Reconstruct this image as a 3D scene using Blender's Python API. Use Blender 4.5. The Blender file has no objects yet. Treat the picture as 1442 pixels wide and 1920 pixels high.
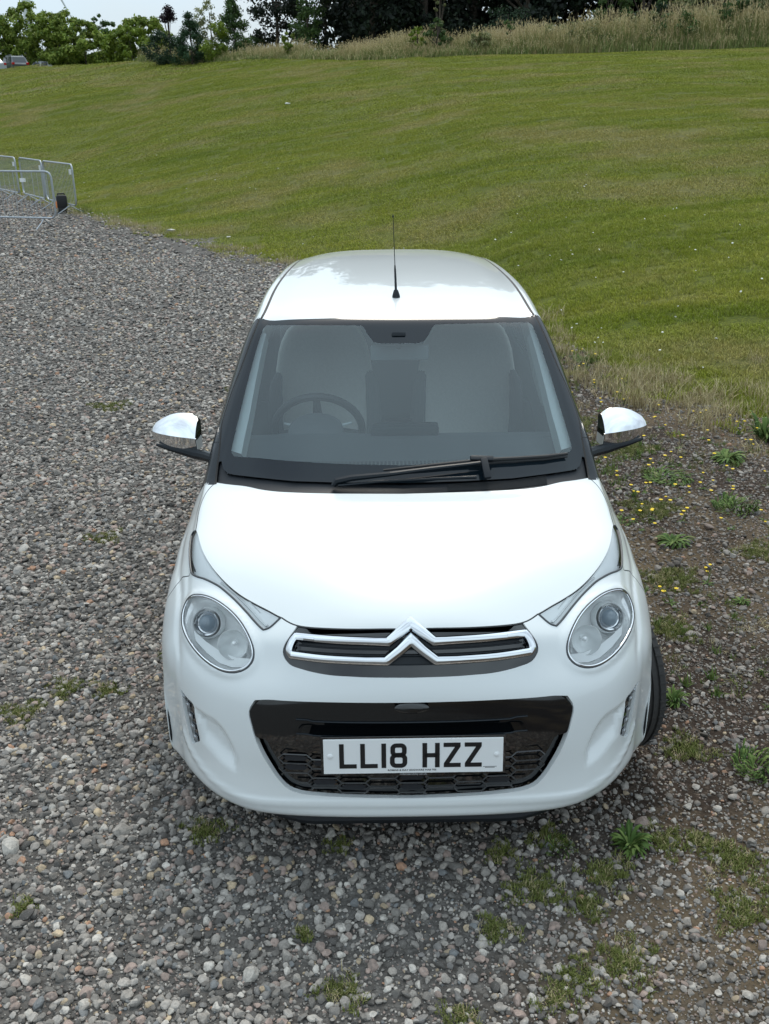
import bpy, bmesh, math, random
import numpy as np
from mathutils import Vector, Matrix, Euler
from mathutils.geometry import delaunay_2d_cdt
random.seed(7); RNG = np.random.default_rng(11)
SC = bpy.context.scene
COL = SC.collection
R = math.radians

# ------------------------------------------------------------------ helpers
def link(o, parent=None):
    COL.objects.link(o)
    if parent is not None:
        o.parent = parent
        o.matrix_parent_inverse = parent_world(parent).inverted()
    return o
def parent_world(o):
    m = Matrix.LocRotScale(o.location, o.rotation_euler, o.scale)
    if o.parent is not None:
        m = parent_world(o.parent) @ o.matrix_parent_inverse @ m
    return m
def tag(o, label=None, cat=None, group=None, kind=None):
    if label: o['label'] = label
    if cat: o['category'] = cat
    if group: o['group'] = group
    if kind: o['kind'] = kind
    return o
def empty(name, loc=(0, 0, 0), rz=0.0):
    o = bpy.data.objects.new(name, None); o.empty_display_size = .2
    o.location = loc; o.rotation_euler = (0, 0, rz)
    return link(o)
def mesh_obj(name, V, Fc, mat, parent=None, smooth=True, normals=None, world=True):
    me = bpy.data.meshes.new(name)
    me.from_pydata([tuple(map(float, v)) for v in V], [], [tuple(map(int, f)) for f in Fc])
    if isinstance(mat, (list, tuple)):
        for m in mat: me.materials.append(m)
    else: me.materials.append(mat)
    me.update()
    if smooth: me.shade_smooth()
    if normals is not None:
        me.normals_split_custom_set_from_vertices([tuple(map(float, n)) for n in normals])
    o = bpy.data.objects.new(name, me)
    return link(o, parent)
class MB:
    """collects simple shapes for ONE mesh"""
    def __init__(s): s.V = []; s.F = []; s.mi = []
    def add(s, V, Fc, mi=0):
        n = len(s.V); s.V += [tuple(map(float, v)) for v in V]; s.F += [tuple(int(i) + n for i in f) for f in Fc]
        s.mi += [mi] * len(Fc)
    def box(s, c, d, rot=None, mi=0, bevel=0.0):
        bm = bmesh.new(); bmesh.ops.create_cube(bm, size=1)
        for v in bm.verts: v.co = Vector((v.co.x * d[0], v.co.y * d[1], v.co.z * d[2]))
        if bevel > 0:
            bmesh.ops.bevel(bm, geom=list(bm.edges), offset=min(bevel, min(d) * .45), segments=2, affect='EDGES', profile=.6)
        M = Matrix.Translation(c) @ (rot.to_matrix().to_4x4() if isinstance(rot, Euler) else (rot.to_4x4() if rot is not None else Matrix()))
        bm.verts.index_update()
        s.add([M @ v.co for v in bm.verts], [[v.index for v in f.verts] for f in bm.faces], mi); bm.free()
    def tube(s, pts, r, n=8, closed=False, mi=0, cap=True):
        pts = [Vector(p) for p in pts]; m = len(pts)
        rr = r if hasattr(r, '__len__') else [r] * m
        T = []
        for i in range(m):
            a = pts[(i - 1) % m] if (closed or i > 0) else pts[i]; b = pts[(i + 1) % m] if (closed or i < m - 1) else pts[i]
            t = (b - a); T.append(t.normalized() if t.length > 1e-9 else Vector((0, 0, 1)))
        up = Vector((0, 0, 1)) if abs(T[0].z) < .9 else Vector((1, 0, 0))
        x = T[0].cross(up).normalized(); V = []; Fc = []
        for i in range(m):
            x = (x - T[i] * x.dot(T[i])); x = x.normalized() if x.length > 1e-6 else T[i].orthogonal().normalized()
            y = T[i].cross(x)
            for k in range(n):
                a = 2 * math.pi * k / n
                V.append(pts[i] + (x * math.cos(a) + y * math.sin(a)) * rr[i])
        for i in range(m if closed else m - 1):
            j = (i + 1) % m
            for k in range(n): Fc.append((i * n + k, i * n + (k + 1) % n, j * n + (k + 1) % n, j * n + k))
        if cap and not closed:
            Fc.append(tuple(range(n))[::-1]); Fc.append(tuple((m - 1) * n + k for k in range(n)))
        s.add(V, Fc, mi)
    def lathe(s, prof, c, axis, n=24, mi=0, closed=False):
        """prof: list of (radius, height along axis)"""
        axis = Vector(axis).normalized(); x = axis.orthogonal().normalized(); y = axis.cross(x); c = Vector(c)
        V = []; Fc = []
        for (r, h) in prof:
            for k in range(n):
                a = 2 * math.pi * k / n
                V.append(c + axis * h + (x * math.cos(a) + y * math.sin(a)) * r)
        m = len(prof)
        for i in range(m if closed else m - 1):
            j = (i + 1) % m
            for k in range(n): Fc.append((i * n + k, i * n + (k + 1) % n, j * n + (k + 1) % n, j * n + k))
        s.add(V, Fc, mi)
    def build(s, name, mat, parent=None, smooth=True, sharp=None):
        me = bpy.data.meshes.new(name); me.from_pydata(s.V, [], s.F)
        for m in (mat if isinstance(mat, (list, tuple)) else [mat]): me.materials.append(m)
        if any(s.mi): me.polygons.foreach_set('material_index', s.mi)
        me.update()
        bm = bmesh.new(); bm.from_mesh(me); bmesh.ops.recalc_face_normals(bm, faces=bm.faces); bm.to_mesh(me); bm.free()
        if smooth:
            me.shade_smooth()
            me.set_sharp_from_angle(angle=R(35 if sharp is None else sharp))
        o = bpy.data.objects.new(name, me); return link(o, parent)

# ------------------------------------------------------------------ materials
def newmat(name):
    m = bpy.data.materials.new(name); m.use_nodes = True
    nt = m.node_tree; b = nt.nodes['Principled BSDF']; return m, nt, b
def N(nt, typ, **kw):
    n = nt.nodes.new(typ)
    for k, v in kw.items():
        if k.startswith('i_'): n.inputs[k[2:].replace('_', ' ')].default_value = v
        else: setattr(n, k, v)
    return n
def pbr(name, col, rough=.5, metal=0.0, coat=0.0, spec=.5, var=0.0, vscale=30.0, bump=0.0, bscale=200.0):
    m, nt, b = newmat(name)
    b.inputs['Base Color'].default_value = (*col, 1); b.inputs['Roughness'].default_value = rough
    b.inputs['Metallic'].default_value = metal; b.inputs['Coat Weight'].default_value = coat
    b.inputs['Coat Roughness'].default_value = .03; b.inputs['Specular IOR Level'].default_value = spec
    tc = N(nt, 'ShaderNodeTexCoord')
    if var > 0:
        no = N(nt, 'ShaderNodeTexNoise', i_Scale=vscale, i_Detail=5.0)
        nt.links.new(tc.outputs['Object'], no.inputs['Vector'])
        mx = N(nt, 'ShaderNodeMix', data_type='RGBA')
        mx.inputs['A'].default_value = (*[c * (1 - var) for c in col], 1); mx.inputs['B'].default_value = (*[min(1, c * (1 + var)) for c in col], 1)
        nt.links.new(no.outputs['Fac'], mx.inputs['Factor']); nt.links.new(mx.outputs['Result'], b.inputs['Base Color'])
    if bump > 0:
        nb = N(nt, 'ShaderNodeTexNoise', i_Scale=bscale, i_Detail=3.0); bp = N(nt, 'ShaderNodeBump', i_Strength=bump, i_Distance=.002)
        nt.links.new(tc.outputs['Object'], nb.inputs['Vector']); nt.links.new(nb.outputs['Fac'], bp.inputs['Height']); nt.links.new(bp.outputs['Normal'], b.inputs['Normal'])
    return m
def glassmat(name, tint, extra_rough=0.0, refl=1.0, ior=1.5, haze=None):
    m = bpy.data.materials.new(name); m.use_nodes = True; nt = m.node_tree; nt.nodes.clear()
    out = N(nt, 'ShaderNodeOutputMaterial'); tr = N(nt, 'ShaderNodeBsdfTransparent'); gl = N(nt, 'ShaderNodeBsdfGlossy')
    tr.inputs['Color'].default_value = (*tint, 1); gl.inputs['Roughness'].default_value = extra_rough
    gl.inputs['Color'].default_value = (refl, refl, refl, 1)
    fr = N(nt, 'ShaderNodeFresnel', i_IOR=ior); mx = N(nt, 'ShaderNodeMixShader')
    nt.links.new(fr.outputs[0], mx.inputs[0]); nt.links.new(tr.outputs[0], mx.inputs[1]); nt.links.new(gl.outputs[0], mx.inputs[2])
    last = mx
    if haze:   # flat diffuse veil painted over the glass as hazy sky reflection
        df = N(nt, 'ShaderNodeBsdfDiffuse'); df.inputs['Color'].default_value = (*haze[:3], 1)
        m2 = N(nt, 'ShaderNodeMixShader'); m2.inputs[0].default_value = haze[3]
        nt.links.new(mx.outputs[0], m2.inputs[1]); nt.links.new(df.outputs[0], m2.inputs[2]); last = m2
    nt.links.new(last.outputs[0], out.inputs['Surface']); return m

M_WHITE = pbr('white_paint', (.70, .735, .735), rough=.35, coat=1.0, var=.015, vscale=3)
M_GAP = pbr('panel_gap', (.05, .055, .06), rough=.8)
M_PLASTIC = pbr('black_plastic', (.011, .014, .018), rough=.45, spec=.32, bump=.15, bscale=900)
M_GLOSS = pbr('gloss_black', (.003, .004, .005), rough=.08, coat=1.0)
M_SATIN = pbr('satin_black', (.007, .011, .015), rough=.26, spec=.30)
M_RUBBER = pbr('rubber', (.012, .013, .014), rough=.6)
M_TYRE = pbr('tyre_rubber', (.034, .033, .032), rough=.85, var=.4, vscale=60, bump=.3, bscale=400)
M_CHROME = pbr('chrome', (.80, .82, .84), rough=.06, metal=1)
M_SILVER = pbr('silvered_reflector', (.86, .88, .88), rough=.22, metal=.35)
M_LAMPGREY = pbr('lamp_grey', (.80, .82, .82), rough=.28, metal=.15)
M_ALLOY = pbr('wheel_metal', (.45, .46, .48), rough=.3, metal=1)
M_FRIT = pbr('glass_black_band', (.006, .011, .016), rough=.07, spec=.36)
M_GLASS = glassmat('windscreen_glass', (.90, .97, .98), ior=1.60, haze=(.36, .54, .60, .075))
M_SIDEGLASS = glassmat('side_glass', (.72, .80, .80), ior=1.5)
M_LAMPGLASS = glassmat('lamp_glass', (.97, .98, .98), ior=1.30)
M_LENS = pbr('projector_glass', (.20, .26, .31), rough=.04, coat=1)
M_WHEELRIM = pbr('steering_leather', (.012, .013, .015), rough=.5)
M_DASH = pbr('dash_plastic', (.07, .08, .085), rough=.6, bump=.2, bscale=700)
M_TRIM = pbr('pale_trim', (.62, .68, .68), rough=.7)
M_MIRBACK = pbr('mirror_back', (.16, .19, .20), rough=.5)
M_BOWL = pbr('polished_reflector', (.95, .96, .96), rough=.12, metal=.40)
M_LED = pbr('led_lens', (.34, .36, .38), rough=.18, metal=.5)
M_SMOKED = glassmat('smoked_cover', (.55, .58, .60), ior=1.22)
M_SEAL = pbr('seal_grey', (.045, .05, .055), rough=.4)
M_SEAT = pbr('seat_fabric', (.56, .55, .51), rough=.9, var=.12, vscale=120, bump=.4, bscale=1500)
M_SEATD = pbr('dark_fabric', (.06, .066, .07), rough=.95)
M_PLATE = pbr('plate_white', (.80, .82, .82), rough=.3, coat=.3)
M_INK = pbr('plate_ink', (.008, .008, .009), rough=.4)
M_REDLAMP = pbr('red_lamp', (.45, .01, .01), rough=.15, coat=1)
M_SMALLTXT = pbr('holder_text', (.35, .36, .37), rough=.5)
M_GALV = pbr('galvanised_steel', (.40, .43, .46), rough=.42, metal=.55, var=.2, vscale=14)
M_ORANGE = pbr('orange_reflector', (.75, .25, .08), rough=.4)
M_CASE = pbr('black_case', (.012, .012, .013), rough=.6, var=.3, vscale=40)

# ------------------------------------------------------------------ car body surface
WCY,WCZ,WR=.72,.285,.335
def arch(t):
    t=math.radians(t);return (WCY-WR*math.cos(t),WCZ+WR*math.sin(t))
# each row: 9 points (x,y,z); last = (x, angle) on the wheel arch or a sill point
ROWS=[
[(0,.16,.165),(.22,.16,.165),(.42,.165,.165),(.54,.20,.165),(.62,.26,.165),(.69,.34,.165),(.73,.39,.17),(.755,.40,.175),(.77,-16)],
[(0,.035,.205),(.22,.038,.205),(.42,.060,.205),(.53,.105,.205),(.615,.175,.205),(.695,.275,.205),(.75,.35,.205),(.775,.385,.205),(.785,-13)],
[(0,.025,.25),(.22,.028,.25),(.43,.038,.25),(.54,.075,.25),(.63,.145,.25),(.70,.24,.25),(.75,.34,.25),(.778,.385,.25),(.788,-4)],
[(0,.032,.33),(.22,.037,.33),(.43,.053,.33),(.545,.092,.33),(.63,.16,.33),(.70,.25,.33),(.752,.345,.333),(.782,.388,.333),(.79,8)],
[(0,.035,.41),(.22,.040,.41),(.43,.060,.41),(.545,.105,.41),(.633,.17,.41),(.703,.26,.41),(.756,.35,.405),(.787,.398,.40),(.795,20)],
[(0,.042,.49),(.22,.047,.49),(.43,.072,.49),(.545,.12,.49),(.637,.185,.488),(.708,.272,.487),(.76,.36,.483),(.791,.412,.47),(.798,32)],
[(0,.058,.585),(.22,.064,.583),(.43,.095,.58),(.545,.145,.57),(.637,.205,.56),(.71,.287,.555),(.767,.378,.55),(.797,.445,.53),(.801,44)],
[(0,.083,.65),(.22,.091,.645),(.42,.125,.635),(.54,.175,.62),(.63,.23,.613),(.705,.307,.605),(.768,.402,.595),(.801,.478,.57),(.803,55)],
[(0,.108,.70),(.22,.118,.695),(.41,.155,.68),(.53,.205,.667),(.62,.262,.66),(.695,.337,.655),(.76,.43,.64),(.80,.515,.613),(.804,65)],
[(0,.135,.755),(.22,.146,.748),(.41,.185,.725),(.525,.235,.715),(.61,.30,.712),(.683,.37,.705),(.745,.455,.69),(.796,.55,.655),(.804,74)],
[(0,.175,.80),(.22,.188,.79),(.40,.225,.757),(.515,.275,.757),(.60,.335,.762),(.668,.41,.757),(.73,.495,.735),(.79,.59,.69),(.804,82)],
[(0,.28,.845),(.22,.29,.84),(.39,.315,.815),(.51,.355,.803),(.60,.405,.807),(.672,.475,.80),(.732,.56,.768),(.79,.64,.71),(.804,90)],
[(0,.40,.873),(.22,.405,.87),(.39,.425,.858),(.52,.455,.85),(.615,.50,.848),(.682,.56,.84),(.737,.63,.79),(.79,.70,.72),(.804,98)],
[(0,.53,.895),(.22,.535,.893),(.39,.55,.885),(.53,.575,.878),(.625,.61,.873),(.692,.655,.863),(.743,.71,.81),(.792,.765,.735),(.804,106)],
[(0,.66,.91),(.22,.665,.908),(.39,.68,.902),(.53,.70,.896),(.63,.73,.889),(.70,.765,.875),(.75,.81,.82),(.794,.83,.74),(.804,116)],
[(0,.78,.919),(.22,.785,.917),(.39,.795,.912),(.53,.815,.907),(.636,.84,.901),(.708,.87,.888),(.750,.90,.83),(.797,.91,.74),(.805,130)],
[(0,.862,.925),(.22,.866,.924),(.39,.878,.92),(.53,.90,.916),(.64,.93,.912),(.710,.965,.902),(.750,.98,.84),(.80,.98,.73),(.805,150)],
[(0,.93,.955),(.22,.935,.954),(.39,.952,.952),(.53,.98,.949),(.635,1.01,.945),(.707,1.05,.94),(.745,1.07,.87),(.803,1.07,.72),(.80,172)],
[(0,1.08,1.057),(.22,1.085,1.056),(.39,1.10,1.054),(.52,1.125,1.05),(.615,1.155,1.045),(.685,1.19,1.035),(.742,1.17,.89),(.805,1.15,.70),(.79,1.10,.20)],
[(0,1.24,1.163),(.21,1.245,1.162),(.38,1.26,1.16),(.50,1.28,1.157),(.59,1.31,1.152),(.66,1.34,1.14),(.742,1.32,.91),(.806,1.30,.69),(.79,1.28,.20)],
[(0,1.40,1.268),(.20,1.405,1.267),(.37,1.42,1.265),(.48,1.435,1.262),(.565,1.46,1.256),(.633,1.50,1.245),(.742,1.48,.925),(.807,1.46,.68),(.79,1.46,.2)],
[(0,1.52,1.348),(.20,1.525,1.347),(.36,1.535,1.345),(.465,1.55,1.341),(.545,1.575,1.335),(.61,1.61,1.32),(.748,1.59,.93),(.807,1.58,.68),(.79,1.58,.2)],
[(0,1.59,1.390),(.20,1.595,1.389),(.355,1.605,1.386),(.455,1.625,1.382),(.535,1.65,1.375),(.595,1.69,1.36),(.746,1.68,.935),(.807,1.68,.68),(.79,1.68,.2)],
[(0,1.68,1.413),(.20,1.683,1.412),(.355,1.69,1.409),(.455,1.70,1.404),(.535,1.72,1.396),(.590,1.755,1.372),(.745,1.76,.938),(.807,1.76,.68),(.79,1.76,.2)],
[(0,1.85,1.437),(.20,1.85,1.436),(.355,1.855,1.432),(.455,1.86,1.426),(.54,1.87,1.414),(.592,1.89,1.383),(.744,1.89,.94),(.807,1.89,.68),(.79,1.89,.2)],
[(0,2.15,1.453),(.20,2.15,1.452),(.355,2.15,1.447),(.455,2.15,1.441),(.54,2.15,1.428),(.59,2.15,1.395),(.744,2.15,.94),(.807,2.15,.68),(.79,2.15,.2)],
[(0,2.5,1.459),(.20,2.5,1.458),(.355,2.5,1.452),(.45,2.5,1.445),(.53,2.5,1.430),(.58,2.5,1.397),(.742,2.5,.945),(.807,2.5,.68),(.79,2.5,.2)],
[(0,2.82,1.458),(.20,2.82,1.457),(.35,2.82,1.450),(.44,2.82,1.442),(.515,2.82,1.426),(.566,2.82,1.39),(.735,2.82,.95),(.807,2.8,.68),(.79,2.8,.2)],
[(0,3.08,1.452),(.20,3.08,1.450),(.34,3.07,1.443),(.43,3.06,1.434),(.50,3.05,1.417),(.55,3.03,1.38),(.722,3.02,.95),(.805,3.02,.68),(.79,3.02,.2)],
[(0,3.24,1.444),(.20,3.235,1.442),(.33,3.22,1.434),(.415,3.20,1.424),(.485,3.17,1.406),(.535,3.14,1.365),(.70,3.15,.94),(.80,3.15,.68),(.785,3.15,.2)],
[(0,3.30,1.425),(.20,3.295,1.423),(.32,3.28,1.415),(.41,3.26,1.40),(.48,3.235,1.37),(.535,3.21,1.30),(.685,3.25,.92),(.79,3.25,.68),(.775,3.25,.2)],
[(0,3.30,1.30),(.20,3.295,1.30),(.33,3.285,1.29),(.43,3.27,1.28),(.51,3.25,1.25),(.57,3.23,1.2),(.67,3.31,.9),(.77,3.31,.68),(.75,3.31,.2)],
[(0,3.35,1.10),(.22,3.345,1.10),(.38,3.335,1.10),(.50,3.315,1.08),(.58,3.29,1.06),(.64,3.28,1.0),(.68,3.35,.85),(.74,3.36,.66),(.72,3.35,.2)],
[(0,3.40,.90),(.22,3.395,.90),(.40,3.385,.9),(.52,3.37,.89),(.60,3.355,.88),(.655,3.35,.85),(.68,3.38,.76),(.71,3.40,.6),(.69,3.38,.2)],
[(0,3.45,.68),(.22,3.445,.68),(.40,3.435,.68),(.52,3.42,.67),(.60,3.40,.66),(.65,3.40,.64),(.67,3.41,.58),(.68,3.41,.48),(.66,3.39,.2)],
[(0,3.465,.48),(.22,3.46,.48),(.40,3.45,.48),(.52,3.435,.47),(.59,3.42,.46),(.63,3.42,.44),(.645,3.42,.40),(.65,3.42,.34),(.64,3.39,.2)],
[(0,3.44,.30),(.22,3.435,.30),(.40,3.425,.30),(.52,3.41,.3),(.58,3.405,.29),(.61,3.40,.28),(.62,3.40,.26),(.625,3.40,.23),(.62,3.38,.19)],
[(0,3.36,.20),(.22,3.355,.20),(.40,3.35,.20),(.52,3.34,.2),(.57,3.34,.2),(.60,3.34,.19),(.61,3.34,.19),(.615,3.34,.18),(.61,3.33,.18)],
]
def make_net():
    G=[]
    for k,r in enumerate(ROWS):
        r=list(r)
        if len(r[8])==2:
            y,z=arch(r[8][1]); r[8]=(r[8][0],y,z)
        r=[np.array(p,float) for p in r]
        # 11 columns: add mid side-window column and lower-door column
        m=(r[5]+r[6])/2
        if k>=18 and k<=31: m=m+np.array([.012,0,0])
        l=(r[7]+r[8])/2
        if k>=17: l[0]=r[7][0]
        G.append(r[:6]+[m,r[6],r[7],l,r[8]])
    return np.array(G)
NET=make_net()
NV,NU=NET.shape[:2]
def pad(G):
    # mirror at centre column; linear extrapolation elsewhere
    L=G[:,1:2]*np.array([-1,1,1]); Rr=2*G[:,-1:]-G[:,-2:-1]
    G=np.concatenate([L,G,Rr],1)
    T=2*G[:1]-G[1:2];B=2*G[-1:]-G[-2:-1]
    return np.concatenate([T,G,B],0)
def bas(t):
    return np.stack([(1-t)**3/6,(3*t**3-6*t**2+4)/6,(-3*t**3+3*t**2+3*t+1)/6,t**3/6],-1)
def dbas(t):
    return np.stack([-(1-t)**2/2,(9*t**2-12*t)/6,(-9*t**2+6*t+3)/6,t**2/2],-1)
def quasi(G):
    Q=G.copy()
    for _ in range(3):
        Pd=pad(Q);n,m=Q.shape[:2]
        K=np.array([1/6,4/6,1/6]);E=0
        for a in range(3):
            for b in range(3): E=E+K[a]*K[b]*Pd[a:a+n,b:b+m]
        D=G-E; Q=Q+.8*D; Q[:,0,0]=0
    return Q
CP=pad(quasi(NET))
def S(u,v,d=False):
    u=np.clip(np.asarray(u,float),0,NU-1-1e-9);v=np.clip(np.asarray(v,float),0,NV-1-1e-9)
    iu=np.floor(u).astype(int);iv=np.floor(v).astype(int);fu=u-iu;fv=v-iv
    Bu,Bv=bas(fu),bas(fv)
    P=0;Su=0;Sv=0
    if d: Du,Dv=dbas(fu),dbas(fv)
    for a in range(4):
        for b in range(4):
            c=CP[iv+a,iu+b]
            P=P+(Bv[...,a]*Bu[...,b])[...,None]*c
            if d:
                Su=Su+(Bv[...,a]*Du[...,b])[...,None]*c
                Sv=Sv+(Dv[...,a]*Bu[...,b])[...,None]*c
    if d:
        N=np.cross(Su,Sv);N/=np.linalg.norm(N,axis=-1,keepdims=True)+1e-12
        return P,Su,Sv,N
    return P
PL = {
 'hl': [[2.365, 8.563], [2.345, 8.117], [2.389, 7.737], [2.487, 7.453], [2.622, 7.271], [2.776, 7.174], [2.935, 7.135], [3.091, 7.137], [3.242, 7.167], [3.386, 7.215], [3.524, 7.273], [3.658, 7.337], [3.793, 7.406], [3.934, 7.485], [4.085, 7.577], [4.257, 7.688], [4.46, 7.831], [4.714, 8.026], [5.037, 8.293], [5.399, 8.635], [5.687, 9.015], [5.78, 9.378], [5.651, 9.683], [5.38, 9.915], [5.074, 10.081], [4.794, 10.197], [4.557, 10.275], [4.354, 10.326], [4.173, 10.354], [4.007, 10.363], [3.852, 10.354], [3.704, 10.328], [3.559, 10.29], [3.415, 10.241], [3.268, 10.173], [3.113, 10.08], [2.947, 9.945], [2.77, 9.739], [2.596, 9.431], [2.452, 9.022]],
 'blade_in': [[5.221, 13.353], [4.936, 12.969], [4.74, 12.554], [4.534, 12.167], [4.292, 11.829], [4.016, 11.54], [3.702, 11.281], [3.355, 11.045], [2.978, 10.841], [2.586, 10.669], [2.225, 10.491], [1.905, 10.28]],
 'blade_out': [[1.905, 10.28], [1.965, 10.132], [2.036, 9.973], [2.113, 9.818], [2.22, 9.712], [2.457, 10.005], [2.697, 10.258], [2.951, 10.473], [3.215, 10.664], [3.498, 10.826], [3.799, 10.958], [4.139, 11.013], [4.513, 11.023], [4.951, 10.997], [5.435, 11.076], [5.737, 11.381], [5.954, 11.743], [6.123, 12.128], [6.22, 12.52], [6.243, 12.914], [6.11, 13.28]],
 'ugr': [[1.585, 9.947], [1.69, 9.259], [1.779, 8.446], [1.664, 7.839], [1.447, 7.573], [1.233, 7.399], [1.024, 7.288], [0.818, 7.24], [0.613, 7.192], [0.409, 7.166], [0.206, 7.15], [0.003, 7.135]],
 'lgr': [[0.01, 6.081], [0.216, 6.086], [0.423, 6.091], [0.629, 6.097], [0.835, 6.102], [1.044, 6.105], [1.265, 6.099], [1.487, 6.092], [1.708, 6.085], [1.93, 6.078], [2.185, 6.008], [2.323, 5.579], [2.268, 5.088], [2.183, 4.59], [2.069, 4.071], [1.942, 3.568], [1.808, 3.095], [1.646, 2.725], [1.443, 2.564], [1.239, 2.51], [1.035, 2.469], [0.829, 2.449], [0.624, 2.429], [0.418, 2.416], [0.211, 2.407], [0.004, 2.398]],
 'bonside': [[5.251, 13.375], [5.26, 13.823], [5.301, 14.415], [5.175, 15.075], [4.917, 15.8], [4.449, 16.557]],
 'bonrear': [[4.443, 16.548], [3.798, 16.541], [3.241, 16.492], [2.776, 16.302], [2.368, 16.178], [1.963, 16.111], [1.559, 16.045], [1.199, 15.989], [0.899, 15.958], [0.6, 15.927], [0.3, 15.896], [0.0, 15.865]],
 'bonfront': [[1.884, 10.213], [1.577, 9.911], [1.209, 9.712], [0.762, 9.579], [0.261, 9.547], [0.0, 9.545]],
 'glass': [[3.979, 16.49], [4.283, 17.063], [4.549, 17.505], [4.761, 17.916], [4.884, 18.331], [4.799, 18.731], [4.722, 19.131], [4.638, 19.529], [4.56, 19.986], [4.486, 20.475], [4.438, 21.188], [4.396, 22.009]],
 'pilin': [[4.422, 16.524], [4.587, 17.312], [4.758, 17.792], [5.029, 18.36], [4.939, 19.095], [4.706, 19.763], [4.561, 20.812], [4.447, 21.977]],
 'gut': [[4.204, 21.991], [3.884, 24.023], [3.731, 25.32], [3.6, 25.59], [3.333, 25.59]],
 'drl': [[5.284, 5.251], [4.975, 5.194], [4.945, 4.716], [4.859, 4.107], [4.769, 3.647], [4.653, 3.303], [4.578, 3.259], [4.477, 3.305], [4.333, 3.467], [4.251, 3.655], [4.25, 3.827], [4.276, 4.09], [4.33, 4.608], [4.384, 5.099], [4.608, 5.178], [4.901, 5.292]],
 'scal': [[5.284, 5.251], [4.386, 5.084], [3.872, 5.059], [3.469, 5.006], [3.236, 4.901], [3.082, 4.723], [2.933, 4.475], [2.79, 4.161], [2.657, 3.747], [2.63, 3.376], [2.854, 3.164], [3.185, 3.233], [3.461, 3.336], [3.746, 3.527], [3.924, 3.749], [4.159, 3.555], [4.481, 3.274], [4.657, 3.272], [4.769, 3.647], [4.859, 4.107], [4.945, 4.716]],
 'fin': [[4.373, 5.05], [4.182, 5.065], [4.122, 4.777], [4.057, 4.328], [4.021, 3.964], [4.092, 3.717], [4.182, 3.622]],
 'valley': [[7.359, 13.661], [7.358, 12.104], [7.226, 10.704], [6.429, 8.899], [5.258, 7.09], [5.027, 5.719]],
 'seam': [[5.678, 10.97], [6.574, 10.851], [7.121, 10.725], [7.554, 10.094], [7.987, 9.499]],
 'ridge': [[4.832, 2.939], [4.102, 2.618], [3.296, 2.42], [2.471, 2.157], [1.882, 2.223], [1.576, 2.365], [1.089, 2.268], [0.524, 2.194], [0.014, 2.152]],
 'clear_top': [[4.022, 21.315], [3.91, 21.494], [3.657, 21.587], [1.889, 21.506], [0.831, 21.463], [0.697, 21.383], [0.598, 20.931], [0.487, 20.604], [0.403, 20.546], [0.041, 20.538]],
 'clear_bot': [[4.022, 21.315], [4.087, 20.559], [4.107, 19.524], [4.092, 18.766], [4.077, 18.13], [4.059, 17.696], [3.986, 17.568], [3.807, 17.516], [3.353, 17.516], [2.26, 17.462], [1.061, 17.398], [0.0, 17.344]],
 'chevU': [[0.0, 9.804], [0.135, 9.4], [0.294, 8.904], [0.455, 8.926], [0.988, 9.045], [1.558, 9.295]],
 'chevD': [[0.0, 8.979], [0.144, 8.496], [0.322, 7.998], [0.582, 8.021], [1.123, 8.122], [1.621, 8.313]],
 'chevE': [[1.558, 9.295], [1.608, 9.048], [1.656, 8.597], [1.644, 8.371]],
}
def spl(pts, n=4, closed=False):
    """Catmull-Rom through the points"""
    p = np.array(pts, float); m = len(p); out = []
    rng = range(m if closed else m - 1)
    for i in rng:
        if closed: a, b, c, d = p[(i - 1) % m], p[i], p[(i + 1) % m], p[(i + 2) % m]
        else:
            b, c = p[i], p[i + 1]; a = p[i - 1] if i > 0 else 2 * b - c; d = p[i + 2] if i + 2 < m else 2 * c - b
        for k in range(n):
            t = k / n
            out.append(.5 * ((2 * b) + (-a + c) * t + (2 * a - 5 * b + 4 * c - d) * t * t + (-a + 3 * b - 3 * c + d) * t ** 3))
    if not closed: out.append(p[-1])
    return np.array(out)
def P3(uv, off=0.0):
    uv = np.asarray(uv, float); s = np.where(uv[..., 0] < 0, -1.0, 1.0)
    P, a, b, n = S(np.abs(uv[..., 0]), uv[..., 1], True)
    P = P + n * off; P = P * np.stack([s, s * 0 + 1, s * 0 + 1], -1); return P
def inv_surf(val, axes, guess):
    """surface coordinates of a point given two of its three coordinates"""
    u, v = guess
    for _ in range(30):
        P, a, b, n = S(np.array(u), np.array(v), True)
        r = np.array(val) - P[list(axes)]
        J = np.stack([a[list(axes)], b[list(axes)]], -1)
        st = np.linalg.lstsq(J, r, rcond=None)[0]; st = np.clip(st, -.4, .4)
        u = float(np.clip(u + st[0], 0, NU - 1)); v = float(np.clip(v + st[1], 0, NV - 1))
    return u, v
def xz(x, z):
    g = inv_surf((abs(x), z), (0, 2), (abs(x) / .22 if abs(x) < .4 else 2.0, 1 + (z - .2) / .083))
    return (math.copysign(g[0], x) if x else g[0], g[1])
def seg_dist(P, L):
    """distance from points P to polyline L (3D)"""
    a = L[:-1]; d = L[1:] - a; dd = (d * d).sum(1) + 1e-12; out = np.empty(len(P))
    for k in range(0, len(P), 4000):
        q = P[k:k + 4000, None] - a[None]
        t = np.clip((q * d).sum(-1) / dd, 0, 1); out[k:k + 4000] = np.sqrt((((q - t[..., None] * d) ** 2).sum(-1)).min(1))
    return out
def inpoly(q, poly):
    x, y = q[:, 0], q[:, 1]; c = np.zeros(len(q), bool); j = len(poly) - 1
    for i in range(len(poly)):
        xi, yi = poly[i]; xj, yj = poly[j]
        if yi != yj:
            c ^= ((yi > y) != (yj > y)) & (x < (xj - xi) * (y - yi) / (yj - yi) + xi)
        j = i
    return c
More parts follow.
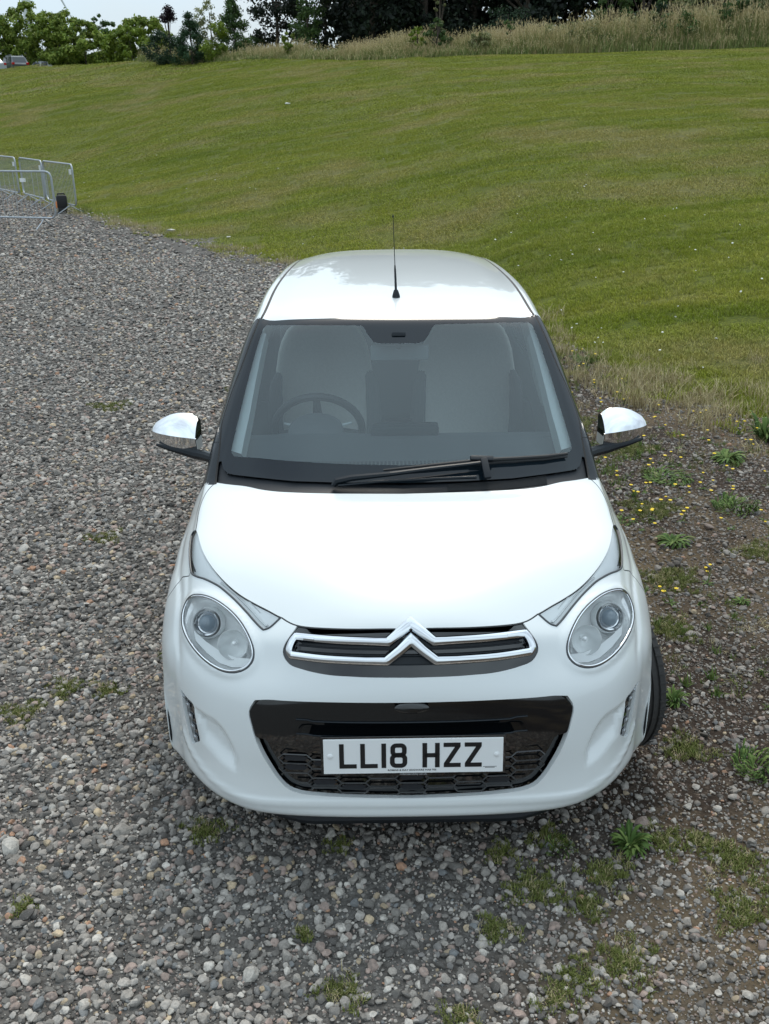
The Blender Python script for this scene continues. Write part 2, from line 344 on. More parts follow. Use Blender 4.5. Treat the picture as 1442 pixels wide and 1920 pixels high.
def offs(uv, w):
    """two copies of a surface polyline, w metres to either side"""
    uv = np.asarray(uv, float); P, Su, Sv, n = S(uv[:, 0], uv[:, 1], True)
    T = np.gradient(P, axis=0); T /= np.linalg.norm(T, axis=1, keepdims=True) + 1e-12
    W = np.cross(n, T)
    A, B, Cc = (Su * Su).sum(1), (Su * Sv).sum(1), (Sv * Sv).sum(1); e, f = (Su * W).sum(1), (Sv * W).sum(1)
    det = A * Cc - B * B + 1e-14
    d = np.stack([(e * Cc - f * B) / det, (f * A - e * B) / det], 1) * w
    return uv + d, uv - d
for k in PL: PL[k] = np.array(PL[k])
TIP = PL['bonside'][0]; KN = np.array([1.9, 10.26])
b_in = PL['blade_in'].copy(); b_in[0] = TIP; b_in[-1] = KN
b_out = PL['blade_out'].copy(); b_out[0] = KN
b_in = spl(b_in, 4); b_low = spl(np.vstack([b_out[:5]]), 2); b_o2 = spl(np.vstack([b_out[4:], TIP]), 4)
blade = np.vstack([b_in, b_low[1:], b_o2[1:-1]])
hl = spl(PL['hl'], 3, True)
bf = PL['bonfront'].copy(); bf[0] = KN; bf[-1] = (0, 9.545); bf = spl(bf, 5)
bs = spl(PL['bonside'], 5); br = PL['bonrear'].copy(); br[0] = bs[-1]; br[-1] = (0, 15.865); br = spl(br, 4)
UG0 = 5                                      # bonnet edge point where the upper grille begins
ug = PL['ugr'].copy(); ug[0] = bf[UG0]; ug[-1] = (0, 7.135); ug = spl(ug, 4)
ugr = np.vstack([bf[UG0:], ug[::-1]])
lg = PL['lgr'].copy(); lg[0] = (0, 6.081); lg[-1] = (0, 2.398)
lg = np.vstack([spl(lg[:11], 3)[:-1], spl(lg[10:12], 1)[:-1] if 0 else spl(lg[10:], 3)])
for q_ in (9, 10, 11, 12, 13): PL['drl'][q_, 0] -= .10
drl = spl(PL['drl'], 3, True)
bonnet = np.vstack([bf[::-1], b_in[::-1][1:], bs[1:], br[1:]])
seam = spl(PL['seam'], 4); seam[0] = (5.60, 11.2)
seam = np.vstack([seam, [(9.0, 9.3), (10, 9.2)]])
glass = spl(PL['glass'], 4); gl_end = glass[-1]
pil = spl(PL['pilin'], 4); pil[-1] = (4.62, 22.05)
GUT = spl([(4.36, 21.99), (4.19, 23.0), (4.02, 24.0), (3.93, 25.3), (3.88, 26.5), (3.82, 28), (3.75, 29.2)], 4)
rf = spl([(4.36, 21.99), (3.2, 22.03), (1.7, 22.09), (.8, 22.13), (0, 22.15)], 4)
belt_tri = spl([(4.449, 16.557), (4.9, 16.55), (6.0, 16.85), (7.0, 17.1)], 4)
clt = PL['clear_top'].copy(); clb = PL['clear_bot'].copy(); clt[-1] = (0, 20.538)
clt = np.vstack([spl(clt[:4], 3)[:-1], [(.9, 21.47)], spl(clt[4:8], 3), [(.38, 20.542), (0, 20.538)]])
clear = np.vstack([clt[::-1], spl(clb, 4)[1:]])
wind = np.vstack([[(0, 16.75), (1, 16.8), (2, 16.85), (3, 16.95), (3.7, 17.0)], spl([(3.7, 17.0), (4.15, 17.1), (4.45, 17.4)], 4)[1:], glass[glass[:, 1] > 17.45], rf[1:]])
# rear wheel arch hole
ra = []
for t in np.linspace(-14, 194, 27):
    y = 3.06 - .335 * math.cos(R(t)); z = .285 + .335 * math.sin(R(t))
    ra.append(inv_surf((y, max(z, .205)), (1, 2), (8.6 if z > .5 else 9.6, 27 + (y - 2.7) / .12)))
rarch = np.vstack([ra, [(10.3, ra[-1][1]), (10.3, ra[0][1])]])
sidewin1 = spl([(5.35, 18.55), (6.5, 18.4), (6.85, 18.6), (6.85, 20.5), (6.85, 24.2), (6.5, 24.35), (5.45, 24.35), (5.25, 24), (5.25, 22), (5.3, 20)], 3, True)
sidewin2 = spl([(5.45, 24.75), (6.5, 24.75), (6.85, 24.9), (6.85, 26), (6.8, 27.6), (6.2, 28.2), (5.6, 28.2), (5.3, 27.5), (5.28, 26), (5.3, 25)], 3, True)
rearwin = np.array([(0, 30.7), (3.6, 30.7), (4.0, 31.2), (3.9, 32.6), (3.4, 32.9), (0, 32.9)])
rlamp = spl([(4.5, 31.2), (5.5, 31.1), (6.3, 31.6), (6.2, 32.8), (5.2, 33.2), (4.5, 32.8)], 3, True)
fascia = np.vstack([[(-.01, -.01), (10.01, -.01), (10.01, 9.2)], seam[::-1][1:-1], [b_o2[3 * 4]], [(3.4, 10.85), (2.6, 10.6), (2.3, 10.5)], [KN], bf[1:], [(-.01, 9.545)]])
doorA = np.array([(6.86, 17.15), (10.01, 17.5), (10.01, 24.55), (6.9, 24.55)])
doorB = np.array([(6.86, 24.55), (10.01, 24.55), (10.01, 26.4), (8.7, 26.9), (8.0, 27.6), (6.9, 28.2)])
pillar = np.vstack([pil, [(5.22, 22.1), (5.22, 24.6), (5.22, 28.5), (6.9, 28.6), (6.86, 17.15)], belt_tri[::-1]])
mirbase = np.array([(4.6, 16.4), (7.2, 16.9), (7.1, 18.0), (5.6, 18.0), (5.0, 17.86), (4.73, 17.82), (4.45, 16.6)])
cowl = np.vstack([br, wind[:5], [(4.0, 17.02), (4.4, 17.35)], [(4.6, 17.3)], [(4.449, 16.557)]])
roof = np.vstack([rf[::-1], GUT[1:], [(3.7, 30.0), (0, 30.0)]])
strips = {}
def strip(name, line, w): strips[name] = (line, *offs(line, w))
strip('g_bonf', bf, .0022); strip('g_bons', bs, .002); strip('g_seam', seam, .0018); strip('g_blade', b_in, .0012)
strip('g_pil', pil, .004); strip('g_gut', GUT, .0055)
strip('g_door', spl([(7.0, 17.1), (8, 17.25), (9, 17.4), (10, 17.5)], 4), .002)
strip('g_doorr', spl([(6.86, 24.55), (8, 24.55), (10, 24.55)], 4), .002)
strip('g_mir', spl([(4.73, 17.82), (5.0, 17.86), (5.6, 18.0), (7.1, 18.0)], 4), .002)
REG = [('hole_rearch', rarch), ('lgr', lg), ('ugr', ugr), ('hl', hl), ('blade', blade), ('drl', drl)]
REG += [(k, np.vstack([a, b[::-1]])) for k, (l, a, b) in strips.items()]
REG += [('clear', clear), ('frit', wind), ('cowl', cowl), ('roof', roof), ('bonnet', bonnet), ('fascia', fascia), ('mirbase', mirbase), ('seal', np.vstack([glass, pil[::-1]])), ('seal', np.array([(3.3, 16.5), (4.7, 16.45), (4.9, 17.8), (4.5, 18.0), (3.5, 17.3)])),
        ('sidewin', sidewin1), ('sidewin', sidewin2), ('rearwin', rearwin), ('rlamp', rlamp), ('pillar', pillar), ('door', doorA), ('reardoor', doorB),
        ('roofrail', np.array([(3.4, 21.9), (5.23, 22.05), (5.23, 29.3), (3.6, 29.3)])),
        ('tailgate', np.array([(-.1, 29.2), (4.5, 29.2), (4.5, 33.6), (-.1, 33.6)])),
        ('rearbumper', np.array([(-.1, 33.6), (10.1, 33.6), (10.1, 36.1), (-.1, 36.1)])),
        ('wing', np.array([(-1, 8), (11, 8), (11, 17.6), (-1, 17.6)])), ('quarter', np.array([(-1, -1), (11, -1), (11, 40), (-1, 40)]))]

# ---- relief of the pressed panels
scal_edge = P3(spl(PL['scal'][[1, 2, 3, 4, 5, 6, 7, 8, 9]], 4))
scal_poly = np.vstack([spl([(4.45, 5.16), (3.9, 5.08), (3.469, 5.02), (3.236, 4.901), (3.05, 4.72), (2.9, 4.47), (2.76, 4.161), (2.63, 3.747), (2.55, 3.3)], 4),
                       spl([(2.55, 3.3), (2.75, 3.05), (3.185, 3.15), (3.461, 3.28), (3.746, 3.47), (4.0, 3.58), (4.17, 3.57)], 4)[1:], spl([(4.17, 3.57), (4.08, 3.95), (4.12, 4.35), (4.25, 4.8), (4.42, 5.14)], 4)[1:]])
scal_up = P3(spl([(4.45, 5.16), (3.9, 5.08), (3.469, 5.02), (3.236, 4.901), (3.05, 4.72), (2.9, 4.47), (2.76, 4.161), (2.63, 3.747), (2.55, 3.3)], 4))
scal_dn = P3(spl([(2.55, 3.3), (2.75, 3.05), (3.185, 3.15), (3.461, 3.28), (3.746, 3.47), (4.0, 3.58), (4.17, 3.57)], 4))
hl3 = P3(np.vstack([hl, hl[:1]])); val3 = P3(spl(PL['valley'], 4)); rid3 = P3(spl([(5.2, 3.35), (4.75, 2.95), (4.1, 2.62), (3.4, 2.38), (2.6, 2.22), (1.9, 2.18), (1.2, 2.17), (.5, 2.15), (0, 2.15)], 6)); fin3 = P3(spl([(4.17, 3.55), (4.08, 3.95), (4.12, 4.35), (4.25, 4.8), (4.42, 5.14)], 4))
def relief(u, v):
    P, a, b, n = S(u, v, True); d = np.zeros(len(P)); q = np.stack([u, v], 1)
    m = (v < 15)
    Pm = P[m]; dm = np.zeros(len(Pm))
    r = seg_dist(Pm, hl3); inside = inpoly(q[m], hl)
    dm += np.where(inside, .006, .006 * np.exp(-(np.maximum(r - .004, 0) / .014) ** 2))
    r = seg_dist(Pm, val3); dm += -.0045 * np.exp(-(r / .016) ** 2) * np.clip((v[m] - 5.6) / 1.5, 0, 1)
    r = seg_dist(Pm, rid3); dm += .005 * np.exp(-(r / .013) ** 2)
    ins = inpoly(q[m], scal_poly); r1 = seg_dist(Pm, scal_up); r2 = seg_dist(Pm, scal_dn)
    r3 = seg_dist(Pm, fin3); g = lambda q: 1 - (1 - np.clip(q, 0, 1)) ** 2; h_ = lambda q: (lambda c: c * c * (3 - 2 * c))(np.clip(q, 0, 1))
    dm += np.where(ins, -.019 * h_(r1 / .034) * h_(r2 / .06) * h_(r3 / .022), 0)
    cr = P3(spl([(2.85, 15.9), (2.7, 15), (2.4, 13.2), (2.05, 11.6), (1.7, 10.6)], 5)); dm += 0 * np.exp(-(seg_dist(Pm, cr) / .030) ** 2) * np.clip((v[m] - 10.4) / 1.5, 0, 1) * np.clip((15.6 - v[m]) / 3, 0, 1)
    d[m] = dm
    m2 = (v > 22) & (v < 29.6)                # shallow pressing along the roof rails
    d[m2] += .004 * np.exp(-((np.abs(P[m2, 0]) - .47) / .05) ** 2) * 0
    return P + n * d[:, None], n, d
def Sd(u, v):
    u = np.clip(u, 0, NU - 1); v = np.clip(v, 0, NV - 1)
    return relief(u, v)[0]

# ---- triangulate the half body in (u, v)
us = np.concatenate([np.linspace(i, i + 1, n, endpoint=False) for i, n in enumerate([14, 13, 11, 9, 9, 7, 6, 6, 5, 4])] + [[10.]])
vs = np.concatenate([np.linspace(i, i + 1, n, endpoint=False) for i, n in enumerate([2, 5, 6, 7, 7, 7, 7, 6, 6, 6, 6, 6, 6, 6, 5, 5, 5, 5] + [5] * 8 + [4] * 10)] + [[36.]])
gu, gv = np.meshgrid(us, vs); G0 = np.stack([gu.ravel(), gv.ravel()], 1)
lines = [(hl, True), (blade, True), (lg, False), (drl, True), (ug, False), (bf, False), (bs, False), (br, False), (rf, False), (clear, False), (clb * 0 + clb, False),
         (wind, False), (belt_tri, False), (np.array(ra), False), (sidewin1, True), (sidewin2, True), (rearwin, False), (rlamp, True), (glass, False), (scal_poly, True)]
lines = [l for l in lines if l[0] is not clb]
for k, (l, a, b) in strips.items(): lines += [(l, False), (a, False), (b, False)]
lines += [(np.array([(4.4, 17.35), (4.6, 17.3)]), False), (pillar[len(pil) - 1:len(pil) + 5], False), (np.array([(3.75, 29.2), (4.5, 29.2), (4.5, 33.6)]), False),
          (np.array([(0, 33.6), (10, 33.6)]), False), (np.array([(5.23, 22.05), (5.23, 29.2)]), False)]
allp = np.vstack([l[0] for l in lines])
allp3 = P3(np.clip(allp, 0, [10, 36])); G3 = S(G0[:, 0], G0[:, 1])
keep = np.ones(len(G0), bool)
for k in range(0, len(G0), 2000):
    dd = ((G3[k:k + 2000, None] - allp3[None]) ** 2).sum(-1).min(1); keep[k:k + 2000] = dd > .0035 ** 2
edge = (G0[:, 0] == 0) | (G0[:, 0] == 10) | (G0[:, 1] == 0) | (G0[:, 1] == 36)
pts = [tuple(p) for p in G0[keep | edge]]; E_ = []
for l, c in lines:
    n0 = len(pts); l = np.clip(l, 0, [10, 36]); pts += [tuple(p) for p in l]
    E_ += [(n0 + i, n0 + i + 1) for i in range(len(l) - 1)]
    if c: E_.append((n0 + len(l) - 1, n0))
n0 = len(pts); pts += [(0, 0), (10, 0), (10, 36), (0, 36)]; E_ += [(n0, n0 + 1), (n0 + 1, n0 + 2), (n0 + 2, n0 + 3), (n0 + 3, n0)]
cv, ce, cf, *_r = delaunay_2d_cdt([Vector(p) for p in pts], E_, [], 0, 1e-4)
UV = np.array([(v.x, v.y) for v in cv]); TR = np.array([f for f in cf if len(f) == 3])
cen = UV[TR].mean(1); LAB = np.full(len(TR), -1); NAMES = []
a2 = np.cross(UV[TR[:, 1]] - UV[TR[:, 0]], UV[TR[:, 2]] - UV[TR[:, 0]]); TR = TR[np.abs(a2) > 1e-9]; cen = UV[TR].mean(1); LAB = np.full(len(TR), -1)
for nm, poly in REG:
    if nm not in NAMES: NAMES.append(nm)
    m = (LAB < 0) & inpoly(cen, poly); LAB[m] = NAMES.index(nm)
XYZ, NRM0, DSP = relief(UV[:, 0], UV[:, 1])
h = .03
su = Sd(UV[:, 0] + h, UV[:, 1]) - Sd(UV[:, 0] - h, UV[:, 1]); sv = Sd(UV[:, 0], UV[:, 1] + h) - Sd(UV[:, 0], UV[:, 1] - h)
# mirror symmetric at the centre line
cm = UV[:, 0] < 1e-6; su[cm] = [1, 0, 0]; sv[cm, 0] = 0
NRM = np.cross(su, sv); NRM /= np.linalg.norm(NRM, axis=1, keepdims=True) + 1e-12
XYZ[cm, 0] = 0
# groove bottoms
for k, (l, a, b) in strips.items():
    L3 = S(l[:, 0], l[:, 1]); w = np.linalg.norm(S(a[:, 0], a[:, 1]) - L3, axis=1).mean()
    near = ((XYZ[:, None] - L3[None]) ** 2).sum(-1).min(1) < .0006 ** 2 if len(XYZ) < 1 else None
    tri = TR[LAB == NAMES.index(k)]; vs_ = np.unique(tri)
    if len(vs_) == 0: continue
    dist = seg_dist(XYZ[vs_] - NRM[vs_] * DSP[vs_, None], L3)
    sel = vs_[dist < w * .3]; XYZ[sel] -= NRM[sel] * .006
if XYZ[:, 0].min() < -1e-3: print('WARN body crosses centre')

def region(names, side=1, off=0.0, recess=None):
    """triangles of named regions for one side (+1/-1) or both joined (0)"""
    idx = [NAMES.index(n) for n in ([names] if isinstance(names, str) else names)]
    T = TR[np.isin(LAB, idx)]; use, invx = np.unique(T, return_inverse=True); T = invx.reshape(-1, 3)
    V = XYZ[use].copy(); n = NRM[use].copy(); uv = UV[use]
    if recess is not None: V = V + n * recess(uv[:, 0], uv[:, 1], V)[:, None]
    if off: V = V + n * off
    a = np.cross(V[T[:, 1]] - V[T[:, 0]], V[T[:, 2]] - V[T[:, 0]]); flip = (a * n[T].mean(1)).sum(1) < 0
    T[flip] = T[flip][:, ::-1]
    if side == 1: return V, T, n, uv
    mV = V * [-1, 1, 1]; mn = n * [-1, 1, 1]; mT = T[:, ::-1].copy()
    if side == -1: return mV, mT, mn, uv
    c = np.where(uv[:, 0] < 1e-6)[0]; mp = np.arange(len(V)) + len(V); mp[c] = c
    return np.vstack([V, mV]), np.vstack([T, mp[mT]]), np.vstack([n, mn]), np.vstack([uv, uv])
def flanges(V, T, n, uv, test, depth, inward=0.004):
    """rolled-in edges along the boundary edges for which test(uv midpoint) holds"""
    from collections import Counter
    cnt = Counter(); ed = {}
    for t in T:
        for i in range(3):
            a, b = int(t[i]), int(t[(i + 1) % 3]); k = (min(a, b), max(a, b)); cnt[k] += 1; ed[k] = (a, b)
    be = [ed[k] for k, c in cnt.items() if c == 1]
    if not be: return V, T, n
    mid = np.array([(uv[a] + uv[b]) / 2 for a, b in be]); ok = test(mid) if callable(test) else np.ones(len(be), bool)
    V2 = list(V); T2 = [tuple(t) for t in T]; n2 = list(n); base = {}; low = {}
    def vdup(i):
        if i not in base:
            base[i] = len(V2); V2.append(V[i]); n2.append(n[i])
            low[i] = len(V2); V2.append(V[i] - n[i] * depth); n2.append(n[i])
        return base[i], low[i]
    acc = {}
    for (a, b), k in zip(be, ok):
        if not k: continue
        a0, a1 = vdup(a); b0, b1 = vdup(b)
        f = np.cross(V[b] - V[a], n[a]); f = f / (np.linalg.norm(f) + 1e-12)
        T2 += [(b0, a0, a1), (b0, a1, b1)]
        for q in (a0, a1, b0, b1): acc[q] = acc.get(q, 0) + f
    for q, f in acc.items():
        n2[q] = f / (np.linalg.norm(f) + 1e-12)
    return np.array(V2), np.array(T2), np.array(n2)
def near_line(lns, tol=.02):
    L = [np.vstack([l, l[:1]]) for l in lns]
    def f(q):
        m = np.zeros(len(q), bool)
        for l in L:
            a = l[:-1]; d = l[1:] - a; dd = (d * d).sum(1) + 1e-12
            w = q[:, None] - a[None]; t = np.clip((w * d).sum(-1) / dd, 0, 1)
            m |= np.sqrt(((w - t[..., None] * d) ** 2).sum(-1)).min(1) < tol
        return m
    return f
# ------------------------------------------------------------------ the car
CAR = empty('car', (0, 1.74, 0))
tag(CAR, 'small white hatchback facing the viewer, black windscreen pillars and chrome mirrors, parked on the gravel', 'car')
def panel(name, regs, mat, parent=CAR, side=0, off=0.0, fl=None, depth=.014, recess=None, label=None):
    V, T, n, uv = region(regs, side, off, recess)
    if len(T) == 0: print('WARN empty', name); return None
    if fl is not None: V, T, n = flanges(V, T, n, uv, fl, depth)
    o = mesh_obj(name, V, T, mat, parent, normals=n)
    if label: o['label'] = label
    return o
arch_edge = lambda q: (q[:, 0] > 9.99) | near_line([rarch], .03)(q)
panel('bonnet', 'bonnet', M_WHITE)
BUMP = panel('front_bumper', 'fascia', M_WHITE, fl=lambda q: near_line([hl, lg, ug, drl, ugr], .02)(q) | (q[:, 0] > 9.99) | (q[:, 1] < .01), depth=.022)
for s in (1, -1):
    panel('front_wing', 'wing', M_WHITE, side=s, fl=arch_edge, depth=.02)
    panel('front_door', 'door', M_WHITE, side=s, fl=arch_edge, depth=.02)
    panel('rear_quarter', ['reardoor', 'quarter'], M_WHITE, side=s, fl=arch_edge, depth=.02)
    panel('roof_rail', 'roofrail', M_WHITE, side=s)
    panel('pillar_cover', 'pillar', M_SATIN, side=s)
    panel('mirror_base', 'mirbase', M_SATIN, side=s)
    panel('side_window', 'sidewin', M_SIDEGLASS, side=s)
    panel('rear_lamp', 'rlamp', M_REDLAMP, side=s)
panel('roof', 'roof', M_WHITE)
panel('tailgate', 'tailgate', M_WHITE); panel('rear_bumper', 'rearbumper', M_WHITE); panel('rear_window', 'rearwin', M_SIDEGLASS)
panel('panel_joint', 'g_bonf', M_GAP)
for s in (1, -1):
    for k in strips:
        if k in ('g_gut', 'g_pil'): panel('roof_seam' if k == 'g_gut' else 'glass_seal', k, M_RUBBER, side=s)
        elif k != 'g_bonf': panel('panel_joint', k, M_GAP, side=s)
    panel('glass_surround', 'seal', M_SATIN, side=s)
WS = panel('windscreen', 'clear', M_GLASS)
panel('windscreen_border', 'frit', M_FRIT, parent=WS)
panel('scuttle_panel', 'cowl', M_PLASTIC, off=-.010)
# inner lining that keeps the cabin and the engine bay dark
V, T, n, uv = region(['roof', 'roofrail', 'g_gut'], 0, -.03); mesh_obj('roof_lining', V, T[:, ::-1], M_TRIM, CAR, normals=-n)
V, T, n, uv = region(['door', 'reardoor', 'quarter', 'pillar', 'tailgate', 'rearbumper', 'g_door', 'g_doorr', 'rlamp'], 0, -.03)
mesh_obj('cabin_lining', V, T[:, ::-1], M_DASH, CAR, normals=-n)
f = MB(); f.box((0, 1.80, .175), (1.30, 3.1, .02)); f.box((0, .62, .40), (1.02, .02, .44)); f.build('underbody', M_PLASTIC, CAR, smooth=False)
for s in (1, -1):      # wheel housings
    for cy in (.72, 3.06):
        m = MB(); V = []
        for t in np.linspace(-14, 194, 20):
            for x in (.785, .50): V.append((s * x, cy - .338 * math.cos(R(t)), .285 + .338 * math.sin(R(t))))
        m.add(V, [(2 * i, 2 * i + 1, 2 * i + 3, 2 * i + 2) for i in range(19)])
        m.add([(s * .50, cy - .34, .17), (s * .50, cy + .34, .17), (s * .50, cy + .34, .64), (s * .50, cy - .34, .64)], [(0, 1, 2, 3)])
        m.build('wheel_housing', M_PLASTIC, CAR)
# chin strip below the bumper
m = MB(); m.tube([(x, .085 + 1.1 * max(0, abs(x) - .30) ** 1.5, .172) for x in np.linspace(-.50, .50, 25)], .024, 8); m.build('chin_strip', M_PLASTIC, CAR)

# ---- wheels
def wheel(x, y, steer):
    c = Vector((x, y, .283)); rot = Matrix.Rotation(steer, 3, 'Z'); ax = rot @ Vector((1, 0, 0)); s = 1 if x > 0 else -1
    m = MB(); W = .0825; prof = [(.195, -W * .85), (.215, -W), (.255, -W), (.274, -W * .86), (.281, -W * .55)]
    for k in (-.5, -.17, .17, .5):
        prof += [(.283, (k - .07) * W * 1.0), (.2755, (k - .055) * W), (.2755, (k + .055) * W), (.283, (k + .07) * W)]
    prof += [(.281, W * .55), (.274, W * .86), (.255, W), (.215, W), (.195, W * .85)]
    m.lathe(prof, c, ax, 56, closed=True)
    for k in range(56):           # tread blocks' cross cuts
        a = 2 * math.pi * k / 56
        for sd in (-1, 1):
            d = rot @ Vector((0, math.cos(a), math.sin(a)))
            m.box(c + d * .2805 + ax * sd * W * .72, (.030, .0035, .006), (Matrix.Rotation(steer, 3, 'Z') @ Matrix.Rotation(a, 3, 'X')))
    t = m.build('wheel', M_TYRE, CAR, sharp=40)
    r = MB(); r.lathe([(.197, -W * .8), (.19, W * .3 * s), (.18, W * .55 * s), (.197, W * .8 * s)], c, ax, 40)
    r.lathe([(.001, W * .55 * s), (.05, W * .55 * s), (.055, W * .3 * s)], c, ax, 24)
    for k in range(7):
        a = 2 * math.pi * k / 7; d = rot @ Vector((0, math.cos(a), math.sin(a)))
        r.box(c + d * .115 + ax * s * W * .42, (.02, .15, .035), Matrix.Rotation(steer, 3, 'Z') @ Matrix.Rotation(a, 3, 'X'), bevel=.004)
    r.build('rim', M_ALLOY, t)
    b = MB(); b.lathe([(.001, 0), (.12, 0), (.12, .012), (.001, .012)], c, ax, 30); b.build('brake_disc', M_GALV, t)
wheel(.735, .72, R(15)); wheel(-.715, .72, R(15)); wheel(.712, 3.06, 0); wheel(-.712, 3.06, 0)

# ---- headlights
def face_frame(c, n):
    n = Vector(n).normalized(); x = Vector((0, 0, 1)).cross(n).normalized(); y = n.cross(x); return Vector(c), x, y, n
for s in (1, -1):
    sg = np.array([s, 1, 1.])
    loop = S(hl[:, 0], hl[:, 1]); nn = S(hl[:, 0], hl[:, 1], True)[3]; loop = loop + nn * .004
    c = loop.mean(0); nv = nn.mean(0); nv /= np.linalg.norm(nv)
    # inner frame axes (right-hand side of the car), mirrored through sg
    ax_out = np.array([.45, -.72, .50]); ax_out /= np.linalg.norm(ax_out)
    rings = [(1.0, .004), (.975, .010), (.955, .011), (.865, .019), (.835, .030), (.78, .048), (.60, .066), (.3, .074), (.001, .076)]
    V = []; K = len(loop)
    for f, dp in rings:
        q = c + (loop - c) * f - nv * dp
        V += list(q * sg)
    Fc = []
    for i in range(len(rings) - 1):
        for k in range(K):
            a, b = i * K + k, i * K + (k + 1) % K; Fc.append((a, b, b + K, a + K))
    m = MB(); m.add(V, Fc); HL = m.build('headlight', M_BOWL, CAR, sharp=70)
    m = MB(); m.tube(loop * sg + 0, .0034, 8, closed=True); m.build('rubber_seal', M_SEAL, HL)
    l2 = c + (loop - c) * .965 + nv * .001; m = MB(); m.tube(l2 * sg, .0036, 8, closed=True); m.build('chrome_ring', M_CHROME, HL)
    # clear cover, slightly domed
    lw = seg_dist
    V, T, n, uv = region('hl', s, 0.0, recess=lambda u, v, P: np.minimum(seg_dist(P, hl3) * .18, .009) - .003)
    mesh_obj('cover_glass', V, T, M_LAMPGLASS, HL, normals=n)
    # projector: upper outer
    pc = np.array([.622, .338, .705]); ax = np.array([.16, -.90, .40]); ax /= np.linalg.norm(ax)
    m = MB(); m.lathe([(.036, -.05), (.037, -.004), (.0395, .004), (.037, .007), (.033, .004), (.032, -.006), (.027, -.008)], pc * sg, ax * sg, 40); m.build('projector_shroud', M_CHROME, HL)
    m = MB(); m.lathe([(.027, -.008), (.0262, 0), (.022, .006), (.015, .011), (.007, .0135), (.0005, .014)], pc * sg, ax * sg, 40); m.build('projector_lens', M_LENS, HL)
    m = MB(); m.lathe([(.047, -.05), (.049, -.02), (.0465, .0), (.044, -.002), (.042, -.03)], pc * sg, ax * sg, 40); m.build('projector_housing', M_LAMPGREY, HL)
    # second reflector: lower inner
    pc2 = np.array([.528, .232, .690]); ax2 = np.array([.10, -.93, .34]); ax2 /= np.linalg.norm(ax2)
    m = MB(); m.lathe([(.044, .004), (.046, .006), (.043, .0), (.034, -.022), (.018, -.036), (.008, -.038)], pc2 * sg, ax2 * sg, 36)
    m.lathe([(.008, -.038), (.008, -.01), (.0005, -.006)], pc2 * sg, ax2 * sg, 16); m.build('dipped_reflector', M_SILVER, HL)
    # lower shelf
    m = MB(); q = []
    A = [(.47, .19, .665), (.52, .215, .655), (.57, .25, .655), (.62, .295, .665), (.665, .345, .675)]
    B = [(.485, .185, .640), (.53, .195, .634), (.57, .22, .634), (.615, .262, .645), (.655, .31, .660)]
    for a_, b_ in zip(A, B): q += [np.array(a_) * sg, np.array(b_) * sg]
    m.add(q, [(2 * i, 2 * i + 1, 2 * i + 3, 2 * i + 2) for i in range(4)])
    m.build('lower_bezel', M_LAMPGREY, HL)

# ---- slim upper lamps beside the bonnet
for s in (1, -1):
    V, T, n, uv = region('blade', s, -.009); SL = mesh_obj('corner_lamp', V, T, M_LAMPGREY, CAR, normals=n)
    V, T, n, uv = region('blade', s, -.001); mesh_obj('cover_glass', V, T, M_LAMPGLASS, SL, normals=n)
    bl3 = np.vstack([b_low, b_o2[1:-1]]); P, a, b, nn = S(bl3[:, 0], bl3[:, 1], True)
    m = MB(); m.tube((P + nn * -.0005) * [s, 1, 1], .0034, 8); m.build('rubber_seal', M_SEAL, SL)
    A_, B_ = offs(bl3[4:], .014); w_ = B_ if inpoly(B_[len(B_) // 2:len(B_) // 2 + 1], blade)[0] else A_
    w_ = w_[2:30]; P, a, b, nn = S(w_[:, 0], w_[:, 1], True)
    m = MB(); m.tube((P - nn * .005) * [s, 1, 1], .0030, 8); m.build('light_strip', M_SILVER, SL)
    A_, B_ = offs(bl3[4:], .027); w_ = B_ if inpoly(B_[len(B_) // 2:len(B_) // 2 + 1], blade)[0] else A_
    w_ = w_[10:26]; P, a, b, nn = S(w_[:, 0], w_[:, 1], True)
    m = MB(); m.tube((P - nn * .007) * [s, 1, 1], .0014, 6); m.build('inner_rib', M_SILVER, SL)
    # dark corner of the housing
    m = MB(); q = [(5.5, 11.2), (5.95, 11.9), (5.7, 11.65), (5.15, 11.2)]
    P, a, b, nn = S(np.array(q)[:, 0], np.array(q)[:, 1], True); m.add((P - nn * .007) * [s, 1, 1], [(0, 1, 2, 3)])
    m.build('dark_inset', M_SATIN, SL)

# ---- daytime lamps in the bumper slots
for s in (1, -1):
    V, T, n, uv = region('drl', s, -.010); DL = mesh_obj('daytime_lamp', V, T, M_GLOSS, CAR, normals=n)
    for k, (u, v, w) in enumerate([(4.92, 5.02, .010), (4.70, 4.78, .013), (4.62, 4.36, .015), (4.55, 3.96, .016), (4.48, 3.56, .015)]):
        P, a, b, nn = S(np.array([u]), np.array([v]), True); c, x, y, z = face_frame(P[0], nn[0])
        m = MB(); rot = Matrix((x, y, z)).transposed()
        m.box(c - z * .007, (w * 1.7, .017, .004), rot, bevel=.002); m.lathe([(w * .5, -.005), (w * .35, -.002), (.0004, -.0015)], c, z, 12)
        for v_i in range(len(m.V)): m.V[v_i] = (m.V[v_i][0] * s, m.V[v_i][1], m.V[v_i][2])
        m.build('led', M_LED, DL)

